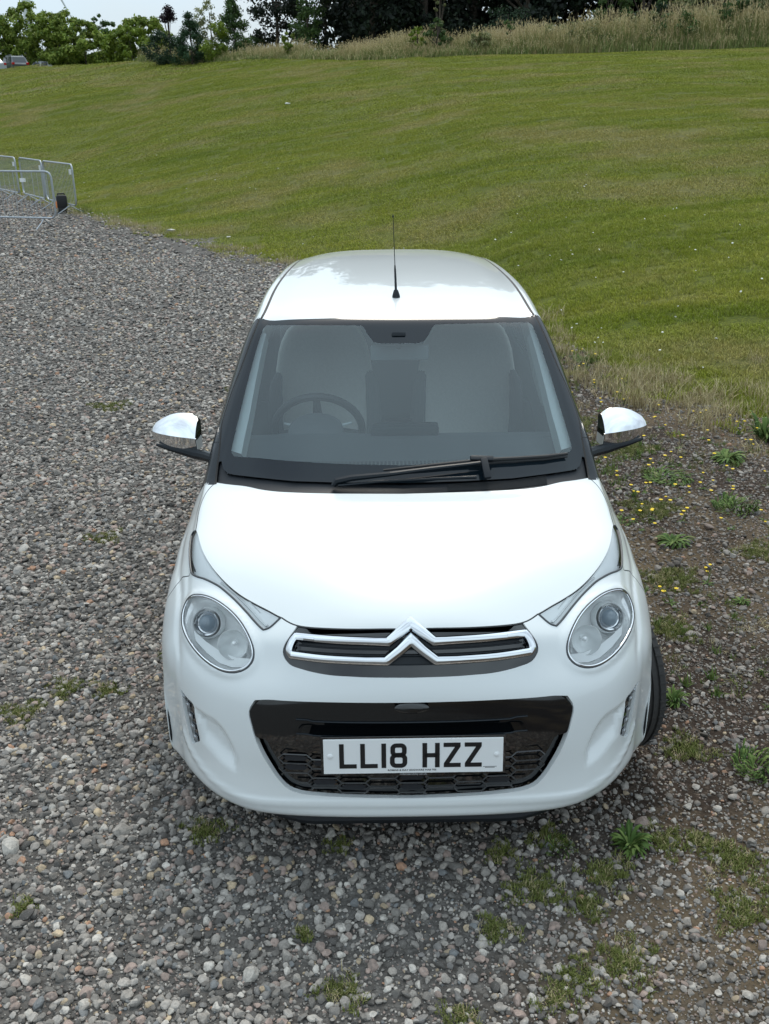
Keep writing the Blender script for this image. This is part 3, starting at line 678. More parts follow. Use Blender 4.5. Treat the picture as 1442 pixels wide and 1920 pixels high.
# ---- upper grille with the chrome bars
def ugrec(u, v, P):
    e = seg_dist(P, P3(ug)); e2 = seg_dist(P, P3(bf[UG0:]))
    lip = np.clip((e - .030) / .010, 0, 1)
    return -.004 - .026 * lip - np.clip((.02 - e2) / .02, 0, 1) * .003
UGR = panel('upper_grille', 'ugr', M_GLOSS, recess=ugrec)
m = MB()
for zz, hw, hgt in ((.742, .335, .030), (.700, .335, .026)):
    pl = [P3(np.array([xz(x, zz)]), -.020)[0] for x in np.linspace(-hw, hw, 31)]
    for i in range(30):
        a, b = Vector(pl[i]), Vector(pl[i + 1])
        up = Vector((0, .010, hgt / 2))
        m.add([a - up, b - up, b + up, a + up], [(0, 1, 2, 3)])
for zz in (.757, .728, .712, .688):
    m.tube([P3(np.array([xz(x, zz)]), -.015)[0] for x in np.linspace(-.33, .33, 31)], .0022, 6)
m.build('grille_slat', M_SATIN, UGR)
def bar(uvline, half, proud, name, parent, closed=False, widths=None):
    """bevelled chrome bar swept along a surface line"""
    P, a, b, n = S(np.abs(uvline[:, 0]), uvline[:, 1], True); sg = np.where(uvline[:, 0] < 0, -1., 1.)[:, None] * [1, 0, 0] + [0, 1, 1]
    P = P * sg; n = n * sg
    K = len(P); V = []; Fc = []
    for i in range(K):
        t0 = P[i] - P[i - 1] if (i > 0 or closed) else P[1] - P[0]; t1 = P[(i + 1) % K] - P[i] if (i < K - 1 or closed) else P[-1] - P[-2]
        t0 = t0 / np.linalg.norm(t0); t1 = t1 / np.linalg.norm(t1); t = t0 + t1; t /= np.linalg.norm(t)
        w = np.cross(n[i], t); w /= np.linalg.norm(w); mit = 1 / max(.45, abs(np.dot(w, np.cross(n[i], t1) / np.linalg.norm(np.cross(n[i], t1)))))
        hf = (widths[i] if widths is not None else half)
        for (o, d) in ((-1, -.014), (-1, -.001), (-.80, .005), (-.35, .0085), (.35, .0095), (.80, .007), (1, 0), (1, -.014)):
            V.append(P[i] + w * o * hf * mit + n[i] * (proud + d))
    M = 8
    for i in range(K if closed else K - 1):
        j = (i + 1) % K
        for k in range(M): Fc.append((i * M + k, i * M + (k + 1) % M, j * M + (k + 1) % M, j * M + k))
    mb = MB(); mb.add(V, Fc); return mb.build(name, M_CHROME, parent, sharp=30)
def halfline(k, n=3):
    a = PL[k]; corner = 2; l = np.vstack([a[:1] + [[0, .0]], (a[:1] * .75 + a[1:2] * .25), a[1:2], a[2:3] * .85 + a[1:2] * .15, a[2:3], a[2:3] * .9 + a[3:4] * .1, spl(a[3:], 4)]); return l
U = halfline('chevU'); D = halfline('chevD'); Ee = spl(PL['chevE'], 4)[1:-1]
right = np.vstack([U, Ee, D[::-1]])
mir = right * [-1, 1]
U[0, 0] = 0
full = np.vstack([right, mir[::-1][1:-1]])          # one closed loop: upper bar, ends, lower bar
nU = len(U); wd = np.full(len(full), .0088)
# thicker towards the chevron peaks
for i in range(len(full)):
    x = abs(full[i, 0]); wd[i] = .0088 + .0030 * max(0, 1 - x / .45)
# closed loop cannot share the centre vertex of both bars: build two mirrored open bars instead
top = np.vstack([mir[:nU][::-1], right[1:nU]]); bot = np.vstack([(D * [-1, 1])[::-1], D[1:]]); bot[len(D) - 1, 0] = 0; top[nU - 1, 0] = 0
wt = np.array([.0128 + .0040 * max(0, 1 - abs(x) / .48) for x in top[:, 0]]); wb = np.array([.0128 + .0040 * max(0, 1 - abs(x) / .48) for x in bot[:, 0]])
EMB = bar(top, .009, .004, 'chrome_bar', UGR, widths=wt); bar(bot, .009, .006, 'chrome_bar', UGR, widths=wb)
for s in (1, -1):
    e = np.vstack([U[-3:], Ee, D[::-1][:3]]) * [s, 1]; bar(e, .0118, .0045, 'chrome_bar_end', UGR)

# ---- lower grille
def lgrec(u, v, P):
    top = np.clip((v - 5.60) / .46, 0, 1) * -.034
    slot = -.030 * np.clip((.335 - np.abs(P[:, 0])) / .012, 0, 1) * np.clip((P[:, 2] - .492) / .006, 0, 1) * np.clip((.528 - P[:, 2]) / .006, 0, 1)
    mesh_ = -.030 * np.clip((.400 - .06 * (np.abs(P[:, 0]) / .43) ** 2 * -1 - P[:, 2]) / .008, 0, 1)
    e = seg_dist(P, P3(np.vstack([lg, lg[:1]]))); fl = -.004 * np.clip(1 - e / .006, 0, 1)
    return -.002 + top + np.minimum(slot, mesh_) + fl
LGR = panel('lower_grille', 'lgr', M_GLOSS, recess=lgrec)
for zz, hw, off in ((.532, .335, .000), (.489, .335, .001)):
    m = MB(); m.tube([P3(np.array([xz(x, zz + (.004 if abs(x) > .30 else 0))]), off)[0] for x in np.linspace(-hw, hw, 41)], .0028, 6); m.build('grille_rib', M_SATIN, LGR)
m = MB(); CELLS = []; hexw, hexh = .098, .034
lgp = lg
for r in range(5):
    for k in range(-6, 7):
        x0 = k * .88 * hexw; zz = .398 - r * hexh * .92 - (.46 * hexh if k % 2 else 0)
        hexp = [(-hexw * .52, 0), (-hexw * .36, hexh * .46), (hexw * .36, hexh * .46), (hexw * .52, 0), (hexw * .36, -hexh * .46), (-hexw * .36, -hexh * .46)]
        pp = []
        for i in range(6):
            a, b = hexp[i], hexp[(i + 1) % 6]
            for t in (0, .5): pp.append((x0 + a[0] + (b[0] - a[0]) * t, zz + a[1] + (b[1] - a[1]) * t))
        uvp = [xz(x, z) for x, z in pp]; ins = inpoly(np.array([[abs(q[0]), q[1]] for q in uvp]), lgp)
        if not ins.any(): continue
        W3 = P3(np.array(uvp), -.017)
        for i in range(12):
            if ins[i] and ins[(i + 1) % 12]: m.tube([W3[i], W3[(i + 1) % 12]], .0026, 5)
        if ins.all() and ((r, k) in ((0, -4), (1, -4), (2, -3), (2, 0), (3, -2), (3, -3), (1, -1), (3, 0), (2, 3), (0, -3), (3, 1))):
            uvq = np.array([xz(x0 + a * .72, zz + b * .55) for a, b in hexp]); Q = P3(uvq, -.022); cells = MB(); cells.add(Q, [(0, 1, 2, 3, 4, 5)]); CELLS.append(cells)
m.build('honeycomb_mesh', M_GLOSS, LGR); M_BLANK = pbr('dark_grey_gloss', (.018, .022, .028), rough=.25)
for c_ in CELLS: c_.build('mesh_blank', M_BLANK, LGR, smooth=False)
# sensor bump at the top edge
m = MB(); pc = Vector(P3(np.array([xz(0, .572)]), -.006)[0]); m.lathe([(.050, -.002), (.043, .002), (.03, .003), (.0005, .004)], pc, (0, -.97, .2), 24)
for i, v in enumerate(m.V): m.V[i] = (v[0], pc.y + (v[1] - pc.y) * .5, pc.z + (v[2] - pc.z) * .32)
m.build('towing_cover', M_GLOSS, LGR)

# ---- number plate
pt = Vector((0, .030, .489)); pb = Vector((0, .018, .379)); upv = (pt - pb).normalized(); nf = upv.cross(Vector((1, 0, 0))).normalized() * 1
if nf.y > 0: nf = -nf
pc = (pt + pb) / 2 + Vector((.003, 0, 0)); PR = Matrix((Vector((1, 0, 0)), upv, nf)).transposed()
m = MB(); m.box(pc - nf * .004, (.536, .126, .006), PR, bevel=.002); m.box(pc - nf * .004 - upv * .060, (.30, .012, .006), PR); PLATE0 = m.build('plate_holder', M_GLOSS, CAR, smooth=False)
m = MB(); m.box(pc, (.520, .111, .004), PR, bevel=.0015); PLATE = m.build('number_plate', M_PLATE, PLATE0, smooth=False); PLATE['label'] = 'white number plate reading LL18 HZZ'
def stroke(paths, w, name, mat, z0=.0024, th=.0006, parent=None):
    mb = MB()
    for pa, closed in paths:
        K = len(pa); L_, R_ = [], []
        for i in range(K):
            a = Vector(pa[(i - 1) % K]) if (closed or i) else None; b = Vector(pa[i]); c = Vector(pa[(i + 1) % K]) if (closed or i < K - 1) else None
            d0 = (b - a).normalized() if a is not None else None; d1 = (c - b).normalized() if c is not None else None
            d0 = d0 or d1; d1 = d1 or d0; n0 = Vector((-d0.y, d0.x)); n1 = Vector((-d1.y, d1.x)); nn = (n0 + n1).normalized(); k = w / 2 / max(.3, nn.dot(n1))
            L_.append(b + nn * k); R_.append(b - nn * k)
        V = []
        for l, r in zip(L_, R_):
            for q, zz in ((l, z0), (l, z0 + th), (r, z0 + th), (r, z0)): V.append(pc + Vector((1, 0, 0)) * q.x + upv * q.y + nf * zz)
        Fc = []
        for i in range(K if closed else K - 1):
            j = (i + 1) % K
            for k in range(4): Fc.append((i * 4 + k, i * 4 + (k + 1) % 4, j * 4 + (k + 1) % 4, j * 4 + k))
        if not closed: Fc += [(0, 1, 2, 3), ((K - 1) * 4, (K - 1) * 4 + 1, (K - 1) * 4 + 2, (K - 1) * 4 + 3)]
        mb.add(V, Fc)
    return mb.build(name, mat, parent, smooth=False)
def rr(cx, cy, w, h, r, n=5):
    o = []
    for qx, qy, a0 in ((1, 1, 0), (-1, 1, 90), (-1, -1, 180), (1, -1, 270)):
        for k in range(n + 1):
            a = R(a0 + 90 * k / n); o.append((cx + qx * (w / 2 - r) + r * math.cos(a), cy + qy * (h / 2 - r) + r * math.sin(a)))
    return o
Hh, Ww, sw = .079, .050, .0135
def glyph(ch, x):
    h2 = Hh / 2 - sw / 2; l, r_ = x + sw / 2, x + Ww - sw / 2; y0 = .002
    if ch == 'L': return [([(l, y0 + Hh / 2), (l, y0 - h2), (x + Ww, y0 - h2)], False)]
    if ch == '1': return [([(l, y0 + Hh / 2), (l, y0 - Hh / 2)], False)]
    if ch == '8':
        return [(rr(x + Ww / 2, y0 + .0175, Ww - sw - .003, .0305, .010), True), (rr(x + Ww / 2, y0 - .0160, Ww - sw, .0335, .011), True)]
    if ch == 'H': return [([(l, y0 + Hh / 2), (l, y0 - Hh / 2)], False), ([(r_, y0 + Hh / 2), (r_, y0 - Hh / 2)], False), ([(l, y0), (r_, y0)], False)]
    if ch == 'Z': return [([(x, y0 + h2), (r_ - .001, y0 + h2), (r_ - .001, y0 + h2 - .004), (l + .001, y0 - h2 + .004), (l + .001, y0 - h2), (x + Ww, y0 - h2)], False)]
paths = []; x = -.205
for ch in 'LL18 HZZ':
    if ch == ' ': x += .033 - .0; continue
    paths.append((ch, glyph(ch, x))); x += (sw if ch == '1' else Ww) + .011
x_end = x
for ch, p in paths:
    sh = -.205 - (x_end - .011 - (-.205)) / 2 + .205 - .006 if 0 else -(-.205 + x_end - .011) / 2 - .008
    p = [([(a + sh, b) for a, b in q], c) for q, c in p]
    stroke(p, sw, 'plate_character', M_INK, parent=PLATE)
def text_mesh(s, size, cx, cy, name, mat, parent, z=.0025, wscale=1.0, origin=None):
    cu = bpy.data.curves.new(name, 'FONT'); cu.body = s; cu.size = size; cu.align_x = 'CENTER'; cu.align_y = 'CENTER'; cu.extrude = .0002; cu.offset = size * .012
    to = bpy.data.objects.new(name, cu); COL.objects.link(to); bpy.context.view_layer.update()
    me = bpy.data.meshes.new_from_object(to.evaluated_get(bpy.context.evaluated_depsgraph_get())); bpy.data.objects.remove(to)
    mb = MB(); o = origin if origin is not None else pc
    mb.add([o + Vector((1, 0, 0)) * (v.co.x * wscale + cx) + upv * (v.co.y + cy) + nf * (z + v.co.z) for v in me.vertices], [tuple(p.vertices) for p in me.polygons])
    return mb.build(name, mat, parent, smooth=False)
text_mesh('ROBINS & DAY EDGWARE HA8 7ES', .0072, -.004, -.0455, 'dealer_lettering', M_INK, PLATE, wscale=1.25)
text_mesh('robinsandday.co.uk', .0085, 0, -.0595, 'holder_lettering', M_SMALLTXT, PLATE0, z=.0002, wscale=1.2)
m = MB(); m.box(pc + Vector((.222, 0, 0)) - upv * .037 + nf * .0024, (.040, .0009, .0006), PR); m.box(pc + Vector((.222, 0, 0)) - upv * .040 + nf * .0024, (.028, .0014, .0006), PR); m.build('maker_line', M_INK, PLATE, smooth=False)
for sx in (-1, 1):
    m = MB(); m.lathe([(.0085, .001), (.0078, .004), (.004, .0055), (.0003, .006)], pc + Vector((sx * .241, 0, 0)) + upv * .002, nf, 20); m.build('plate_bolt', M_PLATE, PLATE)

# ---- wing mirrors
def mirror(s):
    sec = []; NS = 16
    for i in range(NS + 1):
        t = i / NS; x = .795 + .188 * t
        k = (1 - t ** 2.6) ** .5 if t < 1 else 0; k = max(k, .05)
        up_ = .052 * k + .012 * (1 - t); dn = -.064 * (k ** .5) * (1 - .20 * t)
        zc = .995 + .006 * t; fr = .098 * (k ** .75) * (1 - .25 * t) ; yb = 1.385 + .012 * t
        if t < .10: q = .80 + t * 2
        else: q = 1
        top = (yb, zc + up_ * q + .014 * math.sin(math.pi * min(1, t * 1.1)) * k); cr = (yb - fr, zc - .002 + .004 * t); bt = (yb - fr * .80, zc + dn)
        sec.append((x, top, cr, bt, yb, zc, k))
    def surf(a, b, bulge, n=7):
        return [((1 - u) * a[0] + u * b[0] - bulge * math.sin(math.pi * u) * .55, (1 - u) * a[1] + u * b[1] + bulge * math.sin(math.pi * u)) for u in [j / n for j in range(n + 1)]]
    cap = MB(); rows = []
    for (x, top, cr, bt, yb, zc, k) in sec:
        rows.append([(s * x, y, z) for y, z in surf(top, cr, .009 * k)] + [(s * x, y, z) for y, z in surf(cr, bt, -.004 * k, 4)[1:]])
    n_ = len(rows[0]); V = [p for r_ in rows for p in r_]
    cap.add(V, [(i * n_ + j, i * n_ + j + 1, (i + 1) * n_ + j + 1, (i + 1) * n_ + j) for i in range(NS) for j in range(n_ - 1)])
    MR = cap.build('wing_mirror', M_CHROME, CAR, sharp=28)
    hs = MB()       # housing: inner side, back rim and lower shell
    r0 = sec[0]; V = []
    ins = [(s * .795, y, z) for y, z in surf(r0[1], r0[2], .009)] + [(s * .795, y, z) for y, z in surf(r0[2], r0[3], -.004, 4)[1:]]
    back = [(s * .786, r0[1][0] + .004, r0[1][1] - .004), (s * .786, r0[1][0] + .004, r0[3][1])]
    hs.add(ins + back, [tuple(range(len(ins))) + (len(ins) + 1, len(ins))])
    V = []
    for (x, top, cr, bt, yb, zc, k) in sec:
        V += [(s * x, bt[0], bt[1]), (s * x, bt[0] + .02, bt[1] - .010 * k), (s * x, yb + .008, bt[1] - .002 * k), (s * x, yb + .008, top[1] - .002), (s * x, top[0], top[1])]
    hs.add(V, [(i * 5 + j, i * 5 + j + 1, (i + 1) * 5 + j + 1, (i + 1) * 5 + j) for i in range(NS) for j in range(4)])
    hs.build('mirror_housing', M_GLOSS, MR, sharp=40)
    ed = MB(); ed.tube([(s * .7945, r0[2][0] + .002, r0[2][1]), (s * .7945, r0[3][0], r0[3][1] + .002)], .0035, 6); ed.build('chrome_edge', M_CHROME, MR)
    am = MB()
    pts = [(.960, 1.345, .952), (.90, 1.335, .938), (.85, 1.325, .930), (.80, 1.30, .926), (.75, 1.26, .930), (.69, 1.20, .932)]
    am.tube([(s * x, y, z) for x, y, z in pts], [.005, .012, .017, .021, .021, .021], 10); am.build('mirror_arm', M_SATIN, MR)
    g = MB(); g.add([(s * .81, 1.397, .945), (s * .93, 1.402, .950), (s * .95, 1.402, .985), (s * .90, 1.400, 1.04), (s * .815, 1.397, 1.045)], [(0, 1, 2, 3, 4)]); g.build('mirror_glass', M_CHROME, MR, smooth=False)
mirror(1); mirror(-1)

# ---- wiper
def wp(u, v, o): return Vector(P3(np.array([[u, v]], float), o)[0])
m = MB(); m.tube([wp(-1.14, 16.60, .004), wp(-1.08, 16.72, .016), wp(-.81, 16.83, .022), wp(-.2, 16.95, .026)], [.010, .013, .012, .009], 8)
m.tube([wp(-.2, 16.95, .026), wp(.5, 17.12, .028), wp(1.1, 17.22, .028), wp(1.42, 17.26, .03)], [.009, .008, .007, .007], 8)
WI = m.build('wiper', M_SATIN, CAR)
m = MB(); m.tube([wp(-1.05, 16.5, .012), wp(-.3, 16.70, .016), wp(.5, 16.78, .018), wp(1.2, 16.80, .02)], [.005, .005, .005, .006], 6); m.build('link_arm', M_SATIN, WI)
m = MB(); a = wp(1.36, 17.30, .036); b = wp(1.42, 16.74, .026); ax = (b - a).normalized(); nrm = Vector((0, -.5, .86)); xx = ax.cross(nrm).normalized()
m.box((a + b) / 2, ((b - a).length + .012, .026, .016), Matrix((ax, xx, ax.cross(xx))).transposed(), bevel=.006); m.build('arm_bracket', M_PLASTIC, WI)
m = MB(); bl = [wp(-.30, 17.16, .012), wp(.4, 17.26, .016), wp(1.0, 17.33, .018), wp(1.4, 17.36, .02), wp(2.1, 17.37, .019), wp(2.9, 17.38, .018), wp(3.68, 17.42, .016)]
m.tube(bl, [.004, .006, .0075, .008, .0075, .0075, .006], 8)
m.tube([p + Vector((0, -.004, -.010)) for p in bl], .003, 6); m.build('wiper_blade', M_RUBBER, WI)
m = MB(); m.box(wp(1.33, 17.37, .026), (.085, .020, .014), Euler((R(35), R(4), R(4))), bevel=.005); m.build('blade_clip', M_PLASTIC, WI)
# ---- scuttle vent slots
m = MB()
for k in range(9): m.tube([wp(.7, 16.30 + k * .05, -.007), wp(1.9, 16.38 + k * .05, -.007), wp(2.9, 16.56 + k * .045, -.007)], .0012, 4)
m.build('scuttle_vent', M_RUBBER, CAR)
# ---- aerial
b0 = Vector(P3(np.array([[-.012, 23.87]]))[0]); dr = Vector((-.030, .20, .98)).normalized()
m = MB(); m.lathe([(.017, -.002), (.0165, .006), (.011, .024), (.008, .030), (.0001, .031)], b0, dr, 20); AE = m.build('aerial', M_SATIN, CAR)
m = MB(); m.tube([b0 + dr * .025, b0 + dr * .11, b0 + dr * .13], [.0055, .0042, .0028], 8); m.build('aerial_sleeve', M_PLASTIC, AE)
m = MB(); m.tube([b0 + dr * .12, b0 + dr * .22, b0 + dr * .325], [.0019, .0017, .0015], 6); m.lathe([(.003, 0), (.0032, .008), (.001, .011)], b0 + dr * .322, dr, 8); m.build('aerial_rod', M_PLASTIC, AE)

# ---- cabin
def loft(rows, closed=False):
    n_ = len(rows[0]); m = MB(); m.add([p for r_ in rows for p in r_], [(i * n_ + j, i * n_ + (j + 1) % n_, (i + 1) * n_ + (j + 1) % n_, (i + 1) * n_ + j) for i in range(len(rows) - 1) for j in range(n_ if closed else n_ - 1)]); return m
rows = []
for x in np.linspace(-.64, .64, 33):
    k = abs(x) / .64; f = 1.00 + .14 * k * k
    hump = .016 * math.exp(-((x + .33) / .13) ** 2)
    rows.append([(x, f, .928), (x, f + .10, .950), (x, f + .22, .965 + hump * .3), (x, 1.34, .972 + hump), (x, 1.42, .962 + hump), (x, 1.455, .93), (x, 1.46, .80), (x, 1.42, .60), (x, 1.30, .35)])
DB = loft(rows).build('dashboard', M_DASH, CAR)
m = MB()
for k in range(44):
    x = -.02 + (k - 22) * .0145
    m.box((x - .04, 1.075 + .02 * (x / .4) ** 2, .9595), (.009, .022, .003), Euler((R(8), 0, 0)))
m.build('air_vent', M_RUBBER, DB, smooth=False)
m = MB(); m.box((.02, 1.40, .985), (.27, .075, .045), bevel=.014); m.build('display_screen', M_SATIN, DB)
m = MB(); m.lathe([(.115, 0), (.11, .03), (.08, .05), (.0005, .055)], (-.335, 1.43, .955), (0, -.35, .93), 30); m.build('instrument_binnacle', M_DASH, DB)
# steering wheel
c = Vector((-.335, 1.60, .925)); ax = Vector((0, .90, .43)).normalized(); X = Vector((1, 0, 0)); Y = ax.cross(X)
m = MB(); m.tube([c + X * .182 * math.cos(a) + Y * .182 * math.sin(a) for a in np.linspace(0, 2 * math.pi, 48, endpoint=False)], .0165, 10, closed=True)
ST = m.build('steering_wheel', M_WHEELRIM, CAR)
m = MB(); m.lathe([(.0005, -.02), (.05, -.02), (.068, -.005), (.06, .022), (.0005, .026)], c, ax, 24)
for a in (R(8), R(172), R(-90)):
    d = X * math.cos(a) + Y * math.sin(a)
    m.tube([c + d * .05, c + d * .17], [.022, .014], 8)
m.build('hub', M_WHEELRIM, ST)
for a in (R(-20), R(200)):
    d = X * math.cos(a) + Y * math.sin(a); m = MB(); m.tube([c + d * .07 - ax * .014, c + d * .15 - ax * .014], [.008, .005], 6); m.build('spoke_trim', M_TRIM, ST)
# seats
def seat(x0, y0):
    rows = []
    prof = [(.60, .20, .0), (.66, .225, .02), (.80, .236, .045), (.95, .232, .06), (1.05, .224, .085), (1.12, .212, .10), (1.17, .196, .112), (1.215, .172, .122), (1.248, .135, .128), (1.266, .085, .13), (1.272, .03, .13)]
    for z, w, dy in prof:
        th = .055 if z < 1.1 else .045
        r_ = []
        for k in range(24):
            a = 2 * math.pi * k / 24; cx, sy = math.cos(a), math.sin(a)
            px_ = w * math.copysign(abs(cx) ** .55, cx); py_ = th * math.copysign(abs(sy) ** .7, sy)
            if sy < 0: py_ -= .022 * (abs(cx) ** 3)
            r_.append((x0 + px_, y0 + dy + py_, z))
        rows.append(r_)
    m = loft(rows, True); m.F.append(tuple(range(len(m.V) - 24, len(m.V)))); m.mi.append(0)
    o = m.build('seat', M_SEAT, CAR, sharp=60)
    m = MB(); m.box((x0, y0 - .24, .55), (.47, .50, .16), Euler((R(6), 0, 0)), bevel=.05); m.build('cushion', M_SEATD, o)
    for s in (-1, 1):
        m = MB(); m.tube([(x0 + s * .215, y0 + .0, .66), (x0 + s * .232, y0 - .005, .82), (x0 + s * .222, y0 + .03, .98), (x0 + s * .19, y0 + .07, 1.06)], [.03, .036, .032, .018], 10); m.build('side_bolster', M_SEATD, o)
seat(-.335, 2.10); seat(.335, 2.10)
m = MB(); m.box((0, 2.86, .95), (1.20, .14, .70), Euler((R(-12), 0, 0)), bevel=.04); m.box((0, 2.62, .52), (1.14, .46, .16), bevel=.04); m.build('rear_bench', M_SEATD, CAR)
m = MB(); m.box((0.005, 1.545, 1.262), (.235, .022, .062), Euler((R(-12), 0, 0)), bevel=.010); RV = m.build('rear_view_mirror', M_MIRBACK, CAR)
m = MB(); m.tube([(0, 1.54, 1.285), (0, 1.50, 1.315)], .010, 8); m.build('mirror_stalk', M_SATIN, RV)
m = MB(); m.box((.0, 1.515, 1.338), (.055, .03, .018), Euler((R(-33), 0, 0)), bevel=.006); m.build('camera_box', M_SATIN, RV)
# pale pillar trims just inside the glass
for s in (1, -1):
    m = MB(); a = spl(PL['clear_bot'][:6], 5); A_ = a * [1, 1]; w = np.array([(.17 if q[1] > 19 else .25) for q in a])
    Ao = np.stack([a[:, 0] + .30, a[:, 1]], 1); Ai = np.stack([a[:, 0] - .02 - .28 * np.clip((21.6 - a[:, 1]) / 3, 0, 1), a[:, 1]], 1)
    P1 = P3(Ao, -.012) * [s, 1, 1]; P2 = P3(Ai, -.030) * [s, 1, 1]; P0 = P3(Ai, -.075) * [s, 1, 1]; K = len(a)
    m.add(list(P1) + list(P2) + list(P0), [(i, i + 1, K + i + 1, K + i) for i in range(K - 1)] + [(K + i, K + i + 1, 2 * K + i + 1, 2 * K + i) for i in range(K - 1)])
    m.build('pillar_trim', M_TRIM, CAR)
    m = MB(); m.tube([(s * .560, 1.93, 1.33), (s * .60, 1.93, 1.20), (s * .64, 1.94, 1.05), (s * .68, 1.94, .93)], .028, 8); m.build('door_pillar_trim', M_TRIM, CAR)
# ------------------------------------------------------------------ terrain
BX = np.array([-60, -28, -14, -12.2, -7.07, -4.27, -2.69, -1.45, 0, 1.75, 2.04, 2.46, 2.82, 5, 9, 60.])
BY = np.array([60, 44, 32.4, 31, 21.8, 17.3, 14.94, 13.24, 11.0, 7.4, 6.26, 5.27, 4.6, 2.0, -2, -6.])
def Bnd(x): return np.interp(x, BX, BY)
def crest(x): return np.interp(x, [-60, -28, -14, 0, 19, 60], [118, 88.6, 72, 55, 50, 44])
def slope(x): return np.interp(x, [-60, -40, -28, -14, 0, 1.75, 2.8, 5, 9, 19, 60], [.10, .1265, .139, .145, .110, .1035, .098, .0945, .090, .0945, .09])
def H(x, y):
    x = np.asarray(x, float); y = np.asarray(y, float)
    b = Bnd(x); c = crest(x); t = np.maximum(y - b, 0); L = np.maximum(c - b, 1)
    f = lambda q: q - 1.8 * (1 - np.exp(-q / 1.8))
    h = slope(x) * (f(np.minimum(t, L)) + 1.8 * 0)
    back = np.interp(x, [-60, -24, -13, -8, 0, 60], [.003, .003, .02, .05, .07, .07])
    q = np.maximum(y - c, 0)
    return h + back * 60 * (1 - np.exp(-q / 60)) + .02 * np.sin(x * .9 + y * .4) * np.clip(t / 4, 0, 1) + .03 * np.sin(x * .31 - y * .23) * np.clip(t / 4, 0, 1)
def axis_grid(lo, hi, fine_lo, fine_hi, df, dc):
    a = list(np.arange(fine_lo, fine_hi, df)); x = fine_hi; d = df
    while x < hi: a.append(x); d = min(d * 1.15, dc); x += d
    a.append(hi); x = fine_lo; d = df
    while x > lo: d = min(d * 1.15, dc); x -= d; a.insert(0, max(x, lo))
    return np.unique(np.round(a, 4))
def nmix(nt, fac, a, b):
    m = N(nt, 'ShaderNodeMix', data_type='RGBA'); L = nt.links.new
    for s, v in (('Factor', fac), ('A', a), ('B', b)):
        if isinstance(v, (tuple, list)): m.inputs[s].default_value = (*v, 1) if len(v) == 3 else v
        elif isinstance(v, (int, float)): m.inputs[s].default_value = v
        else: L(v, m.inputs[s])
    return m.outputs['Result']
def ramp(nt, src, stops, interp='LINEAR'):
    r = N(nt, 'ShaderNodeValToRGB'); r.color_ramp.interpolation = interp; e = r.color_ramp.elements
    while len(e) < len(stops): e.new(.5)
    for k, (p, c) in enumerate(stops): e[k].position = p; e[k].color = (*c, 1) if not isinstance(c, (int, float)) else (c, c, c, 1)
    nt.links.new(src, r.inputs[0]); return r.outputs[0]
def wnoise(nt, pos, scale, detail=4, mapscale=None, rough=.55, dist=0.0, loc=None):
    n = N(nt, 'ShaderNodeTexNoise', i_Scale=scale, i_Detail=float(detail), i_Roughness=rough, i_Distortion=dist)
    if mapscale is not None or loc is not None:
        mp = N(nt, 'ShaderNodeMapping')
        if mapscale is not None: mp.inputs['Scale'].default_value = mapscale
        if loc is not None: mp.inputs['Location'].default_value = loc
        nt.links.new(pos, mp.inputs[0]); pos = mp.outputs[0]
    nt.links.new(pos, n.inputs['Vector']); return n.outputs['Fac']
def math_(nt, op, a, b=None, clamp=False):
    m = N(nt, 'ShaderNodeMath', operation=op, use_clamp=clamp)
    for i, v in enumerate((a, b)):
        if v is None: continue
        if isinstance(v, (int, float)): m.inputs[i].default_value = v
        else: nt.links.new(v, m.inputs[i])
    return m.outputs[0]
FIELD_V = 1.42
def field_colour(nt, pos, val=None):
    """mown grass: bands left by the mower, dry and lush patches"""
    st = wnoise(nt, pos, 1.0, 3, (.05, .50, .3), dist=1.4)
    st2 = wnoise(nt, pos, 1.0, 4, (.16, 1.3, .5), dist=.8, loc=(5, 3, 0))
    pt = wnoise(nt, pos, .33, 5, loc=(11, 2, 0))
    fine = wnoise(nt, pos, 11.0, 5)
    c = ramp(nt, st, [(.33, (.092, .118, .016)), (.50, (.138, .152, .022)), (.66, (.188, .188, .038))])
    spy = N(nt, 'ShaderNodeSeparateXYZ'); nt.links.new(pos, spy.inputs[0]); bend = math_(nt, 'MULTIPLY', wnoise(nt, pos, .045, 2, loc=(7, 0, 0)), 26.0)
    wv = math_(nt, 'SINE', math_(nt, 'ADD', math_(nt, 'MULTIPLY', spy.outputs['Y'], 2.1), math_(nt, 'ADD', bend, math_(nt, 'MULTIPLY', spy.outputs['X'], .35))))
    c = nmix(nt, math_(nt, 'MULTIPLY', math_(nt, 'ADD', math_(nt, 'MULTIPLY', wv, 1.4), .5, True), .42), c, (.185, .205, .045))
    c2 = ramp(nt, st2, [(.36, (.092, .120, .016)), (.64, (.172, .174, .040))])
    c = nmix(nt, .5, c, c2)
    c = nmix(nt, ramp(nt, pt, [(.50, 0.0), (.64, .72)]), c, (.220, .185, .080))
    c = nmix(nt, ramp(nt, fine, [(.38, .35), (.58, 0.0)]), c, (.055, .080, .015))
    hsv = N(nt, 'ShaderNodeHueSaturation', i_Value=val or FIELD_V, i_Saturation=1.12); nt.links.new(c, hsv.inputs['Color'])
    return hsv.outputs[0]
